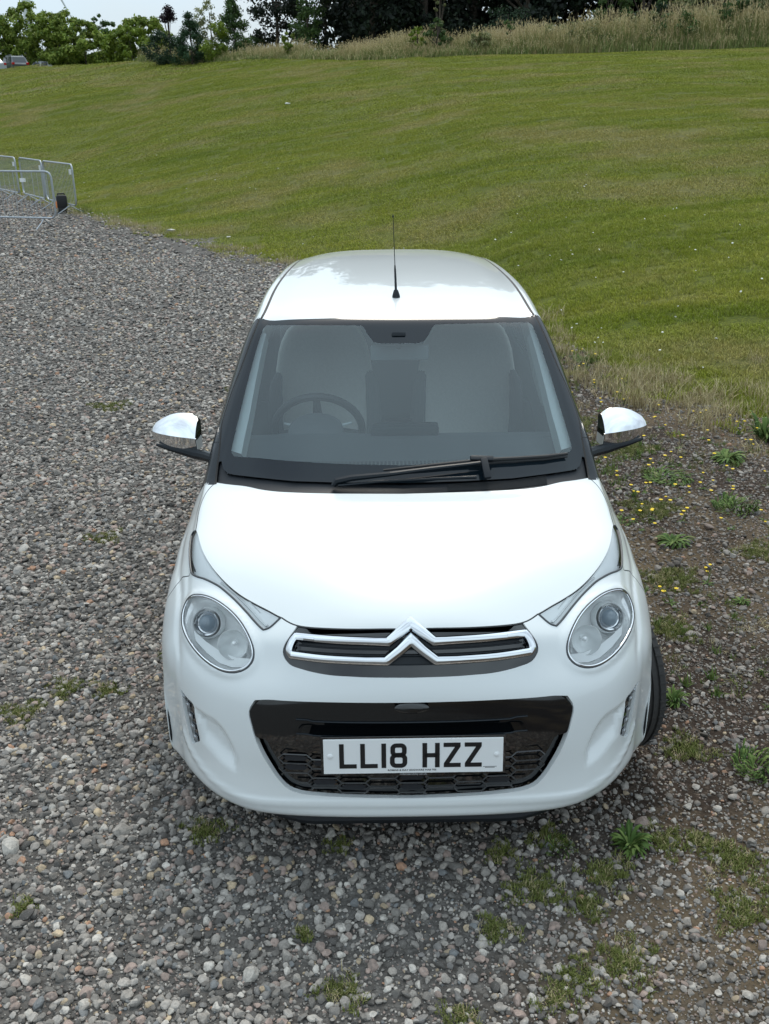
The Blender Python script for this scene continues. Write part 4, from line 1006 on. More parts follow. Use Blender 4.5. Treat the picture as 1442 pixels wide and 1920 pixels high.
# ground sheet
xs = axis_grid(-420, 420, -14, 10, .4, 22); ys = axis_grid(-60, 700, -2, 60, .4, 24)
gx, gy = np.meshgrid(xs, ys); gz = H(gx, gy); s_ = gy - Bnd(gx)
V = np.stack([gx, gy, gz], -1).reshape(-1, 3); nx = len(xs)
Fq = [(j * nx + i, j * nx + i + 1, (j + 1) * nx + i + 1, (j + 1) * nx + i) for j in range(len(ys) - 1) for i in range(nx - 1)]
m, nt, b = newmat('ground_soil_and_grass'); L = nt.links.new
at = N(nt, 'ShaderNodeAttribute', attribute_name='grassy'); geo = N(nt, 'ShaderNodeNewGeometry'); pos = geo.outputs['Position']
edge_n = wnoise(nt, pos, .9, 5)
gfac = ramp(nt, math_(nt, 'ADD', at.outputs['Fac'], math_(nt, 'MULTIPLY', math_(nt, 'SUBTRACT', edge_n, .5), .55)), [(.47, 0.0), (.53, 1.0)])
so1 = wnoise(nt, pos, 1.1, 5, loc=(3, 7, 1)); so2 = wnoise(nt, pos, 26, 6, rough=.7)
soil = ramp(nt, so2, [(.30, (.018, .012, .009)), (.54, (.046, .033, .024)), (.74, (.17, .135, .105))])
soilg = ramp(nt, so2, [(.30, (.045, .041, .037)), (.52, (.105, .098, .090)), (.72, (.21, .20, .185))])
sepx = N(nt, 'ShaderNodeSeparateXYZ'); L(pos, sepx.inputs[0])
rgt = ramp(nt, math_(nt, 'ADD', math_(nt, 'MULTIPLY', sepx.outputs['X'], .4), math_(nt, 'MULTIPLY', so1, 1.0)), [(.45, 0.0), (.80, 1.0)])
soil = nmix(nt, rgt, soilg, soil)
dry = ramp(nt, wnoise(nt, pos, .8, 6, loc=(9, 1, 4)), [(.50, 0.0), (.62, .7)])
dryr = math_(nt, 'MULTIPLY', dry, rgt)
soil = nmix(nt, dryr, soil, (.150, .112, .066))
fcl = field_colour(nt, pos, .85); ff = wnoise(nt, pos, 34, 6, rough=.8); fcl = nmix(nt, ramp(nt, ff, [(.38, .75), (.60, 0.0)]), fcl, (.030, .042, .010)); fcl = nmix(nt, ramp(nt, ff, [(.56, 0.0), (.72, .5)]), fcl, (.16, .17, .05))
col = nmix(nt, gfac, soil, fcl); L(col, b.inputs['Base Color']); b.inputs['Roughness'].default_value = .95; b.inputs['Specular IOR Level'].default_value = .2
vo = N(nt, 'ShaderNodeTexVoronoi', i_Scale=60.0); L(pos, vo.inputs['Vector'])
bp = N(nt, 'ShaderNodeBump', i_Strength=.9, i_Distance=.012); L(math_(nt, 'ADD', math_(nt, 'MULTIPLY', vo.outputs['Distance'], -.8), so2), bp.inputs['Height']); L(bp.outputs[0], b.inputs['Normal'])
GR = mesh_obj('ground', V, Fq, m); tag(GR, kind='structure')
a_ = GR.data.attributes.new('grassy', 'FLOAT', 'POINT'); a_.data.foreach_set('value', np.clip(.5 + s_.reshape(-1) * .5 * .25, 0, 1).astype(np.float32))

H0 = H
def H(x, y):
    '''height of the ground sheet itself (bilinear between its vertices)'''
    x = np.asarray(x, float); y = np.asarray(y, float)
    i = np.clip(np.searchsorted(xs, x) - 1, 0, len(xs) - 2); j = np.clip(np.searchsorted(ys, y) - 1, 0, len(ys) - 2)
    fx = np.clip((x - xs[i]) / (xs[i + 1] - xs[i]), 0, 1); fy = np.clip((y - ys[j]) / (ys[j + 1] - ys[j]), 0, 1)
    return gz[j, i] * (1 - fx) * (1 - fy) + gz[j, i + 1] * fx * (1 - fy) + gz[j + 1, i] * (1 - fx) * fy + gz[j + 1, i + 1] * fx * fy
# ------------------------------------------------------------------ scattering
def scatter(name, pts, rot, scl, idx, sources, parent=None):
    me = bpy.data.meshes.new(name); me.vertices.add(len(pts)); me.vertices.foreach_set('co', np.asarray(pts, np.float32).ravel())
    for nm, typ, arr, key in (('rot', 'FLOAT_VECTOR', rot, 'vector'), ('scl', 'FLOAT_VECTOR', scl, 'vector')):
        a = me.attributes.new(nm, typ, 'POINT'); a.data.foreach_set(key, np.asarray(arr, np.float32).ravel())
    a = me.attributes.new('idx', 'INT', 'POINT'); a.data.foreach_set('value', np.asarray(idx, np.int32))
    o = bpy.data.objects.new(name, me); link(o, parent)
    col = bpy.data.collections.new(name + '_kinds')
    for k, (V, Fc, mats, mi) in enumerate(sources):
        sm = bpy.data.meshes.new('%s_kind_%02d' % (name, k)); sm.from_pydata([tuple(map(float, v)) for v in V], [], [tuple(map(int, f)) for f in Fc])
        for q in mats: sm.materials.append(q)
        if mi is not None: sm.polygons.foreach_set('material_index', mi)
        so = bpy.data.objects.new('%s_kind_%02d' % (name, k), sm); col.objects.link(so)
    ng = bpy.data.node_groups.new(name + '_scatter', 'GeometryNodeTree')
    ng.interface.new_socket('Geometry', in_out='INPUT', socket_type='NodeSocketGeometry'); ng.interface.new_socket('Geometry', in_out='OUTPUT', socket_type='NodeSocketGeometry')
    gi = ng.nodes.new('NodeGroupInput'); go = ng.nodes.new('NodeGroupOutput'); ip = ng.nodes.new('GeometryNodeInstanceOnPoints'); ci = ng.nodes.new('GeometryNodeCollectionInfo')
    ci.inputs['Collection'].default_value = col; ci.inputs['Separate Children'].default_value = True; ci.inputs['Reset Children'].default_value = True
    def attr(nm, t):
        n = ng.nodes.new('GeometryNodeInputNamedAttribute'); n.data_type = t; n.inputs['Name'].default_value = nm; return n.outputs['Attribute']
    er = ng.nodes.new('FunctionNodeEulerToRotation'); Lk = ng.links.new
    Lk(gi.outputs[0], ip.inputs['Points']); Lk(ci.outputs[0], ip.inputs['Instance']); ip.inputs['Pick Instance'].default_value = True
    Lk(attr('idx', 'INT'), ip.inputs['Instance Index']); Lk(attr('rot', 'FLOAT_VECTOR'), er.inputs[0]); Lk(er.outputs[0], ip.inputs['Rotation']); Lk(attr('scl', 'FLOAT_VECTOR'), ip.inputs['Scale'])
    Lk(ip.outputs[0], go.inputs[0])
    md = o.modifiers.new('scatter', 'NODES'); md.node_group = ng
    return o
CAM = np.array([-.089, -2.31, 2.16])
def inview(x, y, m=1.42, z=None):
    """roughly what the picture and a step aside can see"""
    d = y - CAM[1]; Zc = d * math.cos(R(22.4)) + 2.16 * math.sin(R(22.4))
    return (np.abs(x - CAM[0]) < .395 * Zc * m + .35)
def undercar(x, y): return (np.abs(x) < .74) & (y > .45) & (y < 3.4)

# ---- stones
def pebble(seed):
    r = np.random.default_rng(seed); bm = bmesh.new(); bmesh.ops.create_icosphere(bm, subdivisions=2, radius=1)
    V = np.array([v.co for v in bm.verts]); Fc = [[v.index for v in f.verts] for f in bm.faces]; bm.free()
    for k in range(r.integers(9, 15)):
        n = r.normal(size=3); n /= np.linalg.norm(n); d = r.uniform(.52, .86); s = V @ n; ex = np.maximum(s - d, 0); V -= ex[:, None] * n * .93
    V *= [1.0, r.uniform(.62, .92), r.uniform(.42, .68)]; V += r.normal(size=V.shape) * .018
    return V, Fc
m, nt, b = newmat('stone'); L = nt.links.new
oi = N(nt, 'ShaderNodeObjectInfo'); rnd = oi.outputs['Random']
cst = ramp(nt, rnd, [(0, (0.075, 0.070, 0.064)), (0.1, (0.138, 0.128, 0.115)), (0.22, (0.206, 0.190, 0.170)), (0.34, (0.282, 0.260, 0.233)), (0.46, (0.344, 0.313, 0.276)), (0.56, (0.407, 0.375, 0.337)), (0.63, (0.282, 0.217, 0.185)), (0.69, (0.482, 0.448, 0.398)), (0.75, (0.175, 0.183, 0.185)), (0.79, (0.357, 0.271, 0.231)), (0.84, (0.563, 0.523, 0.467)), (0.87, (0.413, 0.325, 0.219)), (0.895, (0.206, 0.195, 0.183)), (0.94, (0.550, 0.434, 0.288)), (0.955, (0.425, 0.241, 0.150)), (0.966, (0.306, 0.279, 0.248))], 'CONSTANT')
tc = N(nt, 'ShaderNodeTexCoord'); ps = N(nt, 'ShaderNodeNewGeometry')
v1 = wnoise(nt, ps.outputs['Position'], 90, 5, rough=.65); v2 = wnoise(nt, ps.outputs['Position'], 1.3, 4, loc=(2, 2, 0)); v3 = wnoise(nt, ps.outputs['Position'], 330, 3)
cst = nmix(nt, ramp(nt, v1, [(.35, .45), (.58, 0.0)]), cst, (.07, .066, .062)); cst = nmix(nt, ramp(nt, v3, [(.56, 0.0), (.70, .28)]), cst, (.40, .39, .37))
sx = N(nt, 'ShaderNodeSeparateXYZ'); L(ps.outputs['Position'], sx.inputs[0])
dirt = ramp(nt, math_(nt, 'ADD', math_(nt, 'MULTIPLY', sx.outputs['X'], .35), v2), [(.58, .04), (.95, .34)])
cst = nmix(nt, dirt, cst, (.100, .074, .054)); L(cst, b.inputs['Base Color']); b.inputs['Roughness'].default_value = .78; b.inputs['Specular IOR Level'].default_value = .35
bp = N(nt, 'ShaderNodeBump', i_Strength=.5, i_Distance=.002); L(v1, bp.inputs['Height']); L(bp.outputs[0], b.inputs['Normal'])
PEB = [(*pebble(k), [m], None) for k in range(14)]
def fbm(x, y, s, seed=0):
    r = np.random.default_rng(seed); o = 0
    for k in range(5):
        a = r.uniform(0, 6.28); f = s * r.uniform(.7, 1.5); ph = r.uniform(0, 6.28); o = o + np.sin((x * math.cos(a) + y * math.sin(a)) * f + ph + 1.3 * np.sin((y * math.cos(a) - x * math.sin(a)) * f * .7 + ph * 2))
    return o / 5
def stones():
    P_, S_, = [], []
    bands = [(-1.35, 1.6, 4300, .0070, .0225), (1.6, 4.2, 2600, .0095, .026), (4.2, 8, 1150, .013, .030), (8, 14, 560, .018, .036), (14, 32, 170, .026, .050)]
    for y0, y1, dens, r0, r1 in bands:
        w = .395 * ((y1 + 2.31) * .92 + .82) * 1.45 + .5; x0, x1 = -w - .1, min(w, 5.0)
        n = int((y1 - y0) * (x1 - x0) * dens); x = RNG.uniform(x0, x1, n); y = RNG.uniform(y0, y1, n)
        s = y - Bnd(x)
        q = fbm(x, y, 1.6, 3) * .5 + fbm(x, y, 4.0, 5) * .35
        right = 1 / (1 + np.exp(-(x - .55 + .25 * fbm(x, y, 1.2, 8) - np.clip(-y, 0, 1) * .15) * 6)); 
        left_d = .96 - np.clip(q - .25, 0, 1) * .9
        # bare track in front of the bumper, left of the plate
        bare = np.exp(-(((x + .05) / .30) ** 2 + ((y + .25) / .45) ** 2)) * .55
        p = (left_d - bare) * (1 - right) + right * (.66 + .25 * q)
        p = p * np.clip(1 - (s + .3) / .9, 0, 1) ** 1.5
        p = np.where((s > -1.4) & (x < 0), p * np.clip(.45 + .5 * fbm(x, y, 3, 2), .1, 1), p)
        ok = (RNG.random(n) < p) & inview(x, y) & ~undercar(x, y)
        x, y = x[ok], y[ok]; right = right[ok]
        t = RNG.random(len(x)); rad = r0 + (r1 - r0) * t ** 3.2; rad *= (1 - .38 * right * (RNG.random(len(x)) < .8))
        big = RNG.random(len(x)) < .006; rad = np.where(big & (y < 4), rad * 1.5 + .006, rad)
        P_.append(np.stack([x, y, H(x, y) + rad * RNG.uniform(.05, .42, len(x))], 1)); S_.append(rad)
    P = np.vstack(P_); r = np.concatenate(S_); n = len(P); print('stones', n)
    rot = np.stack([RNG.normal(0, .35, n), RNG.normal(0, .35, n), RNG.uniform(0, 6.28, n)], 1)
    o = scatter('gravel', P, rot, np.stack([r, r, r], 1), RNG.integers(0, len(PEB), n), PEB); tag(o, 'loose grey, brown and pinkish gravel stones covering the parking area', 'gravel', kind='stuff')
    # fine grit between them
    n = 120000; y = -1.3 + 7 * RNG.random(n) ** 1.6; w = (.395 * ((y + 2.31) * .92 + .82) * 1.2 + .35); x = RNG.uniform(-1, 1, n) * w
    s = y - Bnd(x); ok = (s < -.1) & ~undercar(x, y); x, y = x[ok], y[ok]; n = len(x); r = .0022 + .0045 * RNG.random(n) ** 2 * (1 + y * .12)
    rot = np.stack([RNG.normal(0, .5, n), RNG.normal(0, .5, n), RNG.uniform(0, 6.28, n)], 1)
    lo = []
    for k in range(4):
        rr_ = np.random.default_rng(90 + k); bm = bmesh.new(); bmesh.ops.create_icosphere(bm, subdivisions=1, radius=1); V = np.array([v.co for v in bm.verts]) * [1, .8, .6] + rr_.normal(size=(len(bm.verts), 3)) * .12
        lo.append((V, [[v.index for v in f.verts] for f in bm.faces], [m], None)); bm.free()
    o = scatter('grit', np.stack([x, y, H(x, y) + r * .3], 1), rot, np.stack([r, r, r], 1), RNG.integers(0, 4, n), lo); tag(o, 'fine grit and chips lying between the gravel stones', 'grit', kind='stuff')
stones()

# ---- grass of the mown field
def blade_geo(x, y, h, w, a, lean, V, Fc, seg=2):
    dx, dy = math.cos(a), math.sin(a); n0 = len(V); px, py = -dy * w, dx * w
    for k in range(seg + 1):
        t = k / seg; q = lean * t * t; ww = (1 - t) ** .7 if k < seg else 0
        cx, cy, cz = x + dx * q, y + dy * q, h * (t - .25 * (lean / max(h, 1e-3)) * t * t * .5)
        if k < seg: V += [(cx - px * ww, cy - py * ww, cz), (cx + px * ww, cy + py * ww, cz)]
        else: V.append((cx, cy, cz))
    for k in range(seg - 1): Fc.append((n0 + 2 * k, n0 + 2 * k + 1, n0 + 2 * k + 3, n0 + 2 * k + 2))
    Fc.append((n0 + 2 * seg - 2, n0 + 2 * seg - 1, n0 + 2 * seg))
def grass_mat(name, tint=None, dry=.25):
    m, nt, b = newmat(name); geo = N(nt, 'ShaderNodeNewGeometry'); pos = geo.outputs['Position']
    c = field_colour(nt, pos) if tint is None else None
    ri = geo.outputs['Random Per Island']
    if tint is not None: c = ramp(nt, ri, tint)
    else:
        hs = N(nt, 'ShaderNodeHueSaturation'); nt.links.new(c, hs.inputs['Color']); nt.links.new(ramp(nt, ri, [(0, 1.0), (1, 1.75)]), hs.inputs['Value']); c = hs.outputs[0]
        c = nmix(nt, ramp(nt, ri, [(1 - dry, 0.0), (1 - dry + .02, .55)], 'CONSTANT'), c, (.21, .18, .085))
    nt.links.new(c, b.inputs['Base Color']); b.inputs['Roughness'].default_value = .75; b.inputs['Specular IOR Level'].default_value = .25
    b.inputs['Subsurface Weight'].default_value = 0
    return m
M_GRASS = grass_mat('grass_blades')
def patch(seed, size, nb, h0, h1, w, mat):
    r = np.random.default_rng(seed); V, Fc = [], []
    for _ in range(nb): blade_geo(r.uniform(-size, size), r.uniform(-size, size), r.uniform(h0, h1), w * r.uniform(.7, 1.2), r.uniform(0, 6.28), r.uniform(.01, .8) * h1, V, Fc)
    return (V, Fc, [mat], None)
def field():
    P_, SC_, ID = [], [], []
    for (y0, y1, step, kind0, zs) in ((1.0, 13, .215, 0, 1.0), (13, 30, .36, 4, 1.0), (30, 62, .66, 8, 1.0), (62, 100, 1.3, 8, 1.6)):
        gy = np.arange(y0, y1, step)
        for y in gy:
            w = .395 * ((y + 2.31) * .92 + .82) * 1.36 + 1
            x = np.arange(-w, w, step); yy = y + RNG.uniform(-1.5, 1.5, len(x)) * step; x = x + RNG.uniform(-.8, .8, len(x)) * step
            s = yy - Bnd(x) + .5 * fbm(x, yy, 1.8, 4); ok = (s > .12) & (yy < crest(x) + 1.5)
            # keep the strip hidden behind the car thin
            x, yy = x[ok], yy[ok]; s = s[ok]
            P_.append(np.stack([x, yy, H(x, yy) - .001], 1)); q = np.ones(len(x)) * (step / {0: .215, 4: .36, 8: .66}[kind0]) * RNG.uniform(.9, 1.25, len(x))
            hz = np.where(s < 1.0, RNG.uniform(.7, 1.5, len(x)), RNG.uniform(.6, 1.1, len(x)))
            SC_.append(np.stack([q, q, hz * zs], 1)); ID.append(kind0 + RNG.integers(0, 4, len(x)))
    P = np.vstack(P_); n = len(P); print('grass patches', n); e_ = .15; RX = np.arctan((H(P[:, 0], P[:, 1] + e_) - H(P[:, 0], P[:, 1] - e_)) / (2 * e_)); RY = -np.arctan((H(P[:, 0] + e_, P[:, 1]) - H(P[:, 0] - e_, P[:, 1])) / (2 * e_))
    src = [patch(k, .16, 430, .018, .050, .0026, M_GRASS) for k in range(4)] + [patch(10 + k, .28, 360, .014, .038, .0048, M_GRASS) for k in range(4)] + [patch(20 + k, .62, 420, .012, .034, .0105, M_GRASS) for k in range(4)]
    o = scatter('grass', P, np.stack([RX, RY, np.array([0, 1.5708, 3.1416, 4.7124])[RNG.integers(0, 4, n)] * 0], 1), np.vstack(SC_), np.concatenate(ID), src)
    tag(o, 'short mown grass of the rising field with faint mower bands', 'grass', kind='stuff')
field()

# ---- small clover and daisy heads in the grass, and dry straw edge
M_PETAL = pbr('white_petals', (.72, .72, .66), rough=.8); M_YEL = pbr('yellow_petals', (.78, .56, .02), rough=.7, var=.1)
M_STEM = grass_mat('stem_green', [(0, (.06, .10, .02)), (1, (.12, .15, .04))])
M_DRY = grass_mat('dry_straw', [(0, (.26, .20, .10)), (.5, (.38, .32, .17)), (1, (.50, .43, .26))])
M_WEED = grass_mat('weed_leaf', [(0, (.035, .075, .014)), (.5, (.075, .130, .026)), (1, (.14, .19, .05))])
M_OLIVE = grass_mat('low_moss', [(0, (.060, .080, .016)), (.4, (.105, .130, .028)), (.8, (.15, .17, .045)), (1, (.20, .18, .08))])
def daisy_src():
    mb = MB(); mb.lathe([(.0001, .006), (.009, .005), (.012, 0), (.006, -.004)], (0, 0, .05), (0, 0, 1), 7); return (mb.V, mb.F, [M_PETAL], None)
def daisies():
    n = 1500; y = 4 + 30 * RNG.random(n) ** 1.5; w = .395 * ((y + 2.31) * .92 + .82) * 1.1; x = RNG.uniform(-1, 1, n) * w
    s = y - Bnd(x); q = fbm(x, y, .5, 21); ok = (s > .3) & (s < 16) & (RNG.random(n) < np.clip(.25 + q * .6, .03, 1) * np.clip(1.2 - s / 14, 0, 1)); x, y = x[ok], y[ok]; n = len(x); r = RNG.uniform(.45, 1.15, n) * (1 + y * .012)
    o = scatter('clover_flowers', np.stack([x, y, H(x, y)], 1), np.stack([RNG.normal(0, .3, n), RNG.normal(0, .3, n), RNG.uniform(0, 6, n)], 1), np.stack([r, r, np.ones(n)], 1), np.zeros(n, int), [daisy_src()])
    tag(o, 'tiny white clover heads dotted through the mown grass', 'flowers', kind='stuff')
daisies()
def verge():
    """straggly dry grass and low weeds between gravel and field"""
    P_, I_, S_ = [], [], []
    n = 20000; y = .6 + 30 * RNG.random(n) ** 1.3; w = .395 * ((y + 2.31) * .92 + .82) * 1.15; x = RNG.uniform(-1, 1, n) * w; s = y - Bnd(x)
    q = fbm(x, y, 1.3, 31)
    pl = np.exp(-((s + .1) / .55) ** 2) * (x < .5); pr = np.where(x > .6, np.exp(-((s + .2) / 1.1) ** 2) * 1.5, 0)
    ok = (RNG.random(n) < (pl + pr) * np.clip(.5 + q, .12, 1)) & ~undercar(x, y); x, y = x[ok], y[ok]; s = s[ok]; n = len(x)
    kind = np.where(RNG.random(n) < .62, RNG.integers(0, 3, n), RNG.integers(3, 6, n)); sc = RNG.uniform(.6, 1.5, n)
    src = [patch(40 + k, .09, 60, .03, .13, .0020, M_DRY) for k in range(3)] + [patch(50 + k, .07, 60, .015, .06, .0035, M_GRASS) for k in range(3)]
    o = scatter('dry_verge_grass', np.stack([x, y, H(x, y)], 1), np.stack([np.zeros(n), np.zeros(n), RNG.uniform(0, 6, n)], 1), np.stack([sc, sc, sc], 1), kind, src)
    tag(o, 'straggly dry grass where the gravel meets the field', 'grass', kind='stuff')
verge()
def moss():
    spots = [(-.20, -.41, .07), (.23, -.21, .07), (.37, -.05, .10), (.56, -.33, .10), (.42, -.38, .07), (-1.49, .91, .10), (-1.36, 1.09, .09), (-.66, .22, .08), (-1.18, 1.06, .07), (.10, -.50, .06), (.60, .00, .09), (.82, .14, .09),
             (.45, .16, .07), (.28, .10, .06), (.93, .12, .07), (-.32, -.22, .04), (-.22, .14, .05), (-.70, .75, .06), (.95, -.15, .10), (-.95, 1.35, .08), (1.02, .62, .10), (1.3, .2, .10), (-.35, 3, .1), (1.2, 1.5, .14), (1.35, 2.0, .16),
             (1.7, 1.3, .12), (1.5, 2.9, .18), (1.9, 2.3, .14), (-1.6, 2.6, .1), (-2.2, 5.2, .16), (1.62, 4.0, .2), (1.25, 3.7, .12), (1.35, 4.6, .2), (-1.25, 5.6, .12), (1.0, .05, .09), (.5, -.12, .07), (1.15, -.05, .12), (-1.15, -.1, .05), (.36, -.45, .06)]
    P_ = []
    for x, y, r in spots:
        r = r * .72; k = int(480 * (r / .08) ** 2 * .5); a = RNG.uniform(0, 6.28, k); q = r * 1.15 * RNG.random(k) ** .75 * (1 + .35 * np.sin(3 * a + x * 9) + .2 * np.sin(7 * a + y * 5)); P_.append(np.stack([x + q * np.cos(a) * 1.15, y + q * np.sin(a), np.full(k, .004)], 1))
    P = np.vstack(P_); n = len(P); print('moss', n); sc = RNG.uniform(.5, 1.1, n)
    src = [patch(60 + k, .009, 9, .006, .022, .0022, M_OLIVE) for k in range(3)] + [patch(65, .010, 7, .008, .03, .0015, M_DRY)]
    kind = np.where(RNG.random(n) < .86, RNG.integers(0, 3, n), 3)
    o = scatter('moss', P, np.stack([np.zeros(n), np.zeros(n), RNG.uniform(0, 6, n)], 1), np.stack([sc, sc, sc], 1), kind, src); tag(o, 'low olive green moss cushions growing through the gravel', 'moss', kind='stuff')
    # dead, rust-brown moss and roots on the right
    n = 3600; x = RNG.uniform(.15, 2.4, n); y = -.8 + 5.5 * RNG.random(n) ** 1.4; q = fbm(x, y, 3.0, 41) + .25 * (x - .8); ok = (q > .22) & ~undercar(x, y) & (y < Bnd(x)); x, y = x[ok], y[ok]; n = len(x); sc = RNG.uniform(.5, 1.3, n)
    M_RUST = grass_mat('dead_moss', [(0, (.060, .036, .022)), (.6, (.12, .072, .040)), (1, (.20, .14, .08))])
    src = [patch(70 + k, .022, 16, .004, .016, .0014, M_RUST) for k in range(3)]
    o = scatter('dead_moss', np.stack([x, y, np.full(n, .003)], 1), np.stack([RNG.normal(0, .3, n), RNG.normal(0, .3, n), RNG.uniform(0, 6, n)], 1), np.stack([sc, sc, sc], 1), RNG.integers(0, 3, n), src); tag(o, 'rust brown dead moss and roots on the bare soil right of the car', 'moss', kind='stuff')
moss()

# ---- weeds: leafy rosettes, some with yellow flowers
def leaf(mb, base, a, ln, w, rise, droop, mi=0):
    d = np.array([math.cos(a), math.sin(a)]); p = np.array([-d[1], d[0]]); V = []
    K = 6
    for k in range(K + 1):
        t = k / K; c = d * ln * t; z = rise * math.sin(t * math.pi * .6) - droop * t * t; wd = w * (math.sin(math.pi * min(1, t * .95 + .05)) ** .7) * (1 if k % 2 else .68)
        V += [(base[0] + c[0] - p[0] * wd, base[1] + c[1] - p[1] * wd, base[2] + z + wd * .25), (base[0] + c[0], base[1] + c[1], base[2] + z), (base[0] + c[0] + p[0] * wd, base[1] + c[1] + p[1] * wd, base[2] + z + wd * .25)]
    mb.add(V, [(3 * k + j, 3 * k + j + 1, 3 * k + j + 4, 3 * k + j + 3) for k in range(K) for j in range(2)], mi)
def flower(parent, base, top, r=.012):
    base = Vector(base); top = Vector(top); m = MB(); m.tube([base, (base + top) / 2 + Vector((.01, 0, .01)), top], .0014, 5); st = m.build('flower_stem', M_STEM, parent)
    m = MB()
    for k in range(13):
        a = 2 * math.pi * k / 13; d = Vector((math.cos(a), math.sin(a), .25)); p = Vector((-d.y, d.x, 0)) * r * .26
        m.add([top - p * .4, top + p * .4, top + d * r + p, top + d * r - p], [(0, 1, 2, 3)])
    m.lathe([(.0001, .003), (r * .45, .002), (r * .3, -.004)], top, (0, 0, 1), 8); m.build('flower_head', M_YEL, st, smooth=False)
def rosette(x, y, r, n, label, flowers=0, group=None, seed=0, upright=.3, name='leafy_weed'):
    q = np.random.default_rng(seed); e = empty(name, (x, y, float(H(x, y)))); tag(e, label, 'weed', group); z = float(H(x, y)); mb = MB()
    mat_ = seed % 2 == 0
    for k in range(int(n * (4.5 if mat_ else 2.6))):
        a = q.uniform(0, 6.28); ln = r * (q.uniform(.18, .6) if mat_ else q.uniform(.25, 1.05)); f = (q.random() ** .6 * .75 if mat_ else q.uniform(0, .25)) * r; leaf(mb, (x + f * math.cos(a + 1), y + f * math.sin(a + 1), z + .003), a, ln * .60, ln * q.uniform(.045, .085), ln * upright * q.uniform(.2, 1.25), ln * .15)
    mb.build('leaves', M_WEED, e)
    for k in range(flowers):
        a = q.uniform(0, 6.28); d = r * q.uniform(.3, 1.2); hh = q.uniform(.05, .13); flower(e, (x, y, z), (x + d * math.cos(a), y + d * math.sin(a), z + hh), q.uniform(.008, .012))
    return e
rosette(1.49, 2.43, .155, 46, 'bright green leafy weed with one tall yellow flower, right of the bonnet lamp', 1, seed=1)
rosette(1.73, 3.42, .19, 52, 'spreading green weed on the gravel just below and right of the chrome mirror', 1, seed=2)
rosette(2.22, 3.75, .20, 56, 'broad green weed among yellow flowers near the right edge, nearest the field', 2, seed=3)
rosette(1.98, 2.90, .16, 50, 'upright dark green weed near the right edge beside a patch of yellow flowers', 1, seed=4, upright=.7)
rosette(.69, .12, .105, 60, 'dense green weed tuft on the soil in front of the right-hand end of the bumper', 0, seed=5, upright=.55)
rosette(1.24, .50, .12, 60, 'thick green weed tuft cut by the right edge of the picture, level with the bumper', 0, seed=6, upright=.7)
rosette(1.06, .92, .09, 40, 'small green weed growing beside the protruding front tyre', 0, seed=7, upright=.6)
rosette(1.84, 6.47, .16, 44, 'green weed at the edge of the field just beside the windscreen pillar', 3, seed=8, upright=.8)
rosette(2.62, 4.15, .20, 50, 'tall green weed against the field on the far right with small yellow flowers', 3, seed=9, upright=.9)
rosette(1.30, 2.75, .10, 30, 'low green weed with flat yellow flowers close to the bonnet edge', 2, seed=10)
rosette(.46, .12, .06, 34, 'very small green weed on brown soil in front of the bumper', 0, seed=12, upright=.7)
rosette(.98, 1.25, .05, 24, 'tiny green weed on the brown soil above the front tyre', 0, seed=14, upright=.5)
rosette(1.62, 1.75, .07, 26, 'small flat green weed on the stony ground at mid right', 0, seed=15)
# yellow-flowered plants: many of one kind
FG = 'small yellow flowers on thin stems in the rough ground right of the car'
fl_spots = [(1.38, 3.25), (1.44, 3.05), (1.52, 3.18), (1.60, 2.98), (1.46, 2.78), (1.62, 2.72), (1.36, 2.60), (1.70, 3.05), (1.90, 3.22), (2.02, 3.10), (2.10, 3.36), (1.82, 3.62), (1.56, 3.85), (1.46, 4.1), (1.72, 4.12), (1.98, 4.0), (1.96, 4.45), (2.2, 4.2),
            (1.62, 4.9), (1.86, 5.1), (1.5, 5.3), (2.06, 4.85), (2.3, 4.62), (1.72, 5.6), (1.95, 5.55), (1.52, 6.2), (1.7, 6.05), (2.08, 2.72), (2.16, 2.55), (2.02, 2.48), (2.22, 2.85), (1.86, 2.62), (1.28, 1.75), (1.52, 1.95), (1.05, 1.45), (2.42, 3.9), (2.5, 4.4), (1.64, 3.5), (1.40, 3.6), (2.3, 3.25)]
for k, (x, y) in enumerate(fl_spots):
    q = np.random.default_rng(100 + k); e = empty('yellow_flower', (x, y, float(H(x, y)))); tag(e, 'small yellow flowers on thin stems in the rough ground right of the car', 'flower', FG)
    mb = MB(); z = float(H(x, y))
    for j in range(7): a = q.uniform(0, 6.28); leaf(mb, (x, y, z + .002), a, q.uniform(.02, .045), .005, .008, .004)
    mb.build('leaves', M_WEED, e)
    for j in range(q.integers(1, 4)): flower(e, (x, y, z), (x + q.uniform(-.05, .05), y + q.uniform(-.05, .05), z + q.uniform(.04, .10)), q.uniform(.007, .0115))
# straw tuft at the field edge
def tuft(x, y, n, h0, h1, label, mat, seed, rad=.08):
    q = np.random.default_rng(seed); V, Fc = [], []; z = float(H(x, y))
    for _ in range(n): blade_geo(q.normal(0, rad), q.normal(0, rad), q.uniform(h0, h1), .0016, q.uniform(0, 6.28), q.uniform(.1, .6) * h1, V, Fc, 3)
    o = mesh_obj('grass_tuft', np.array(V) + [x, y, z], Fc, mat, smooth=False); tag(o, label, 'grass tuft')
tuft(1.92, 5.05, 130, .12, .34, 'pale dry straw tuft standing behind the right-hand chrome mirror', M_DRY, 1)
tuft(1.55, 5.75, 120, .08, .24, 'dry straw tuft beside the windscreen pillar at the foot of the field', M_DRY, 2)
tuft(2.35, 4.45, 90, .08, .22, 'short dry tuft at the corner of field and gravel on the right', M_DRY, 3)
tuft(-6.9, 21.5, 160, .10, .30, 'green grass tuft at the foot of the end barrier', M_WEED, 4, .12)
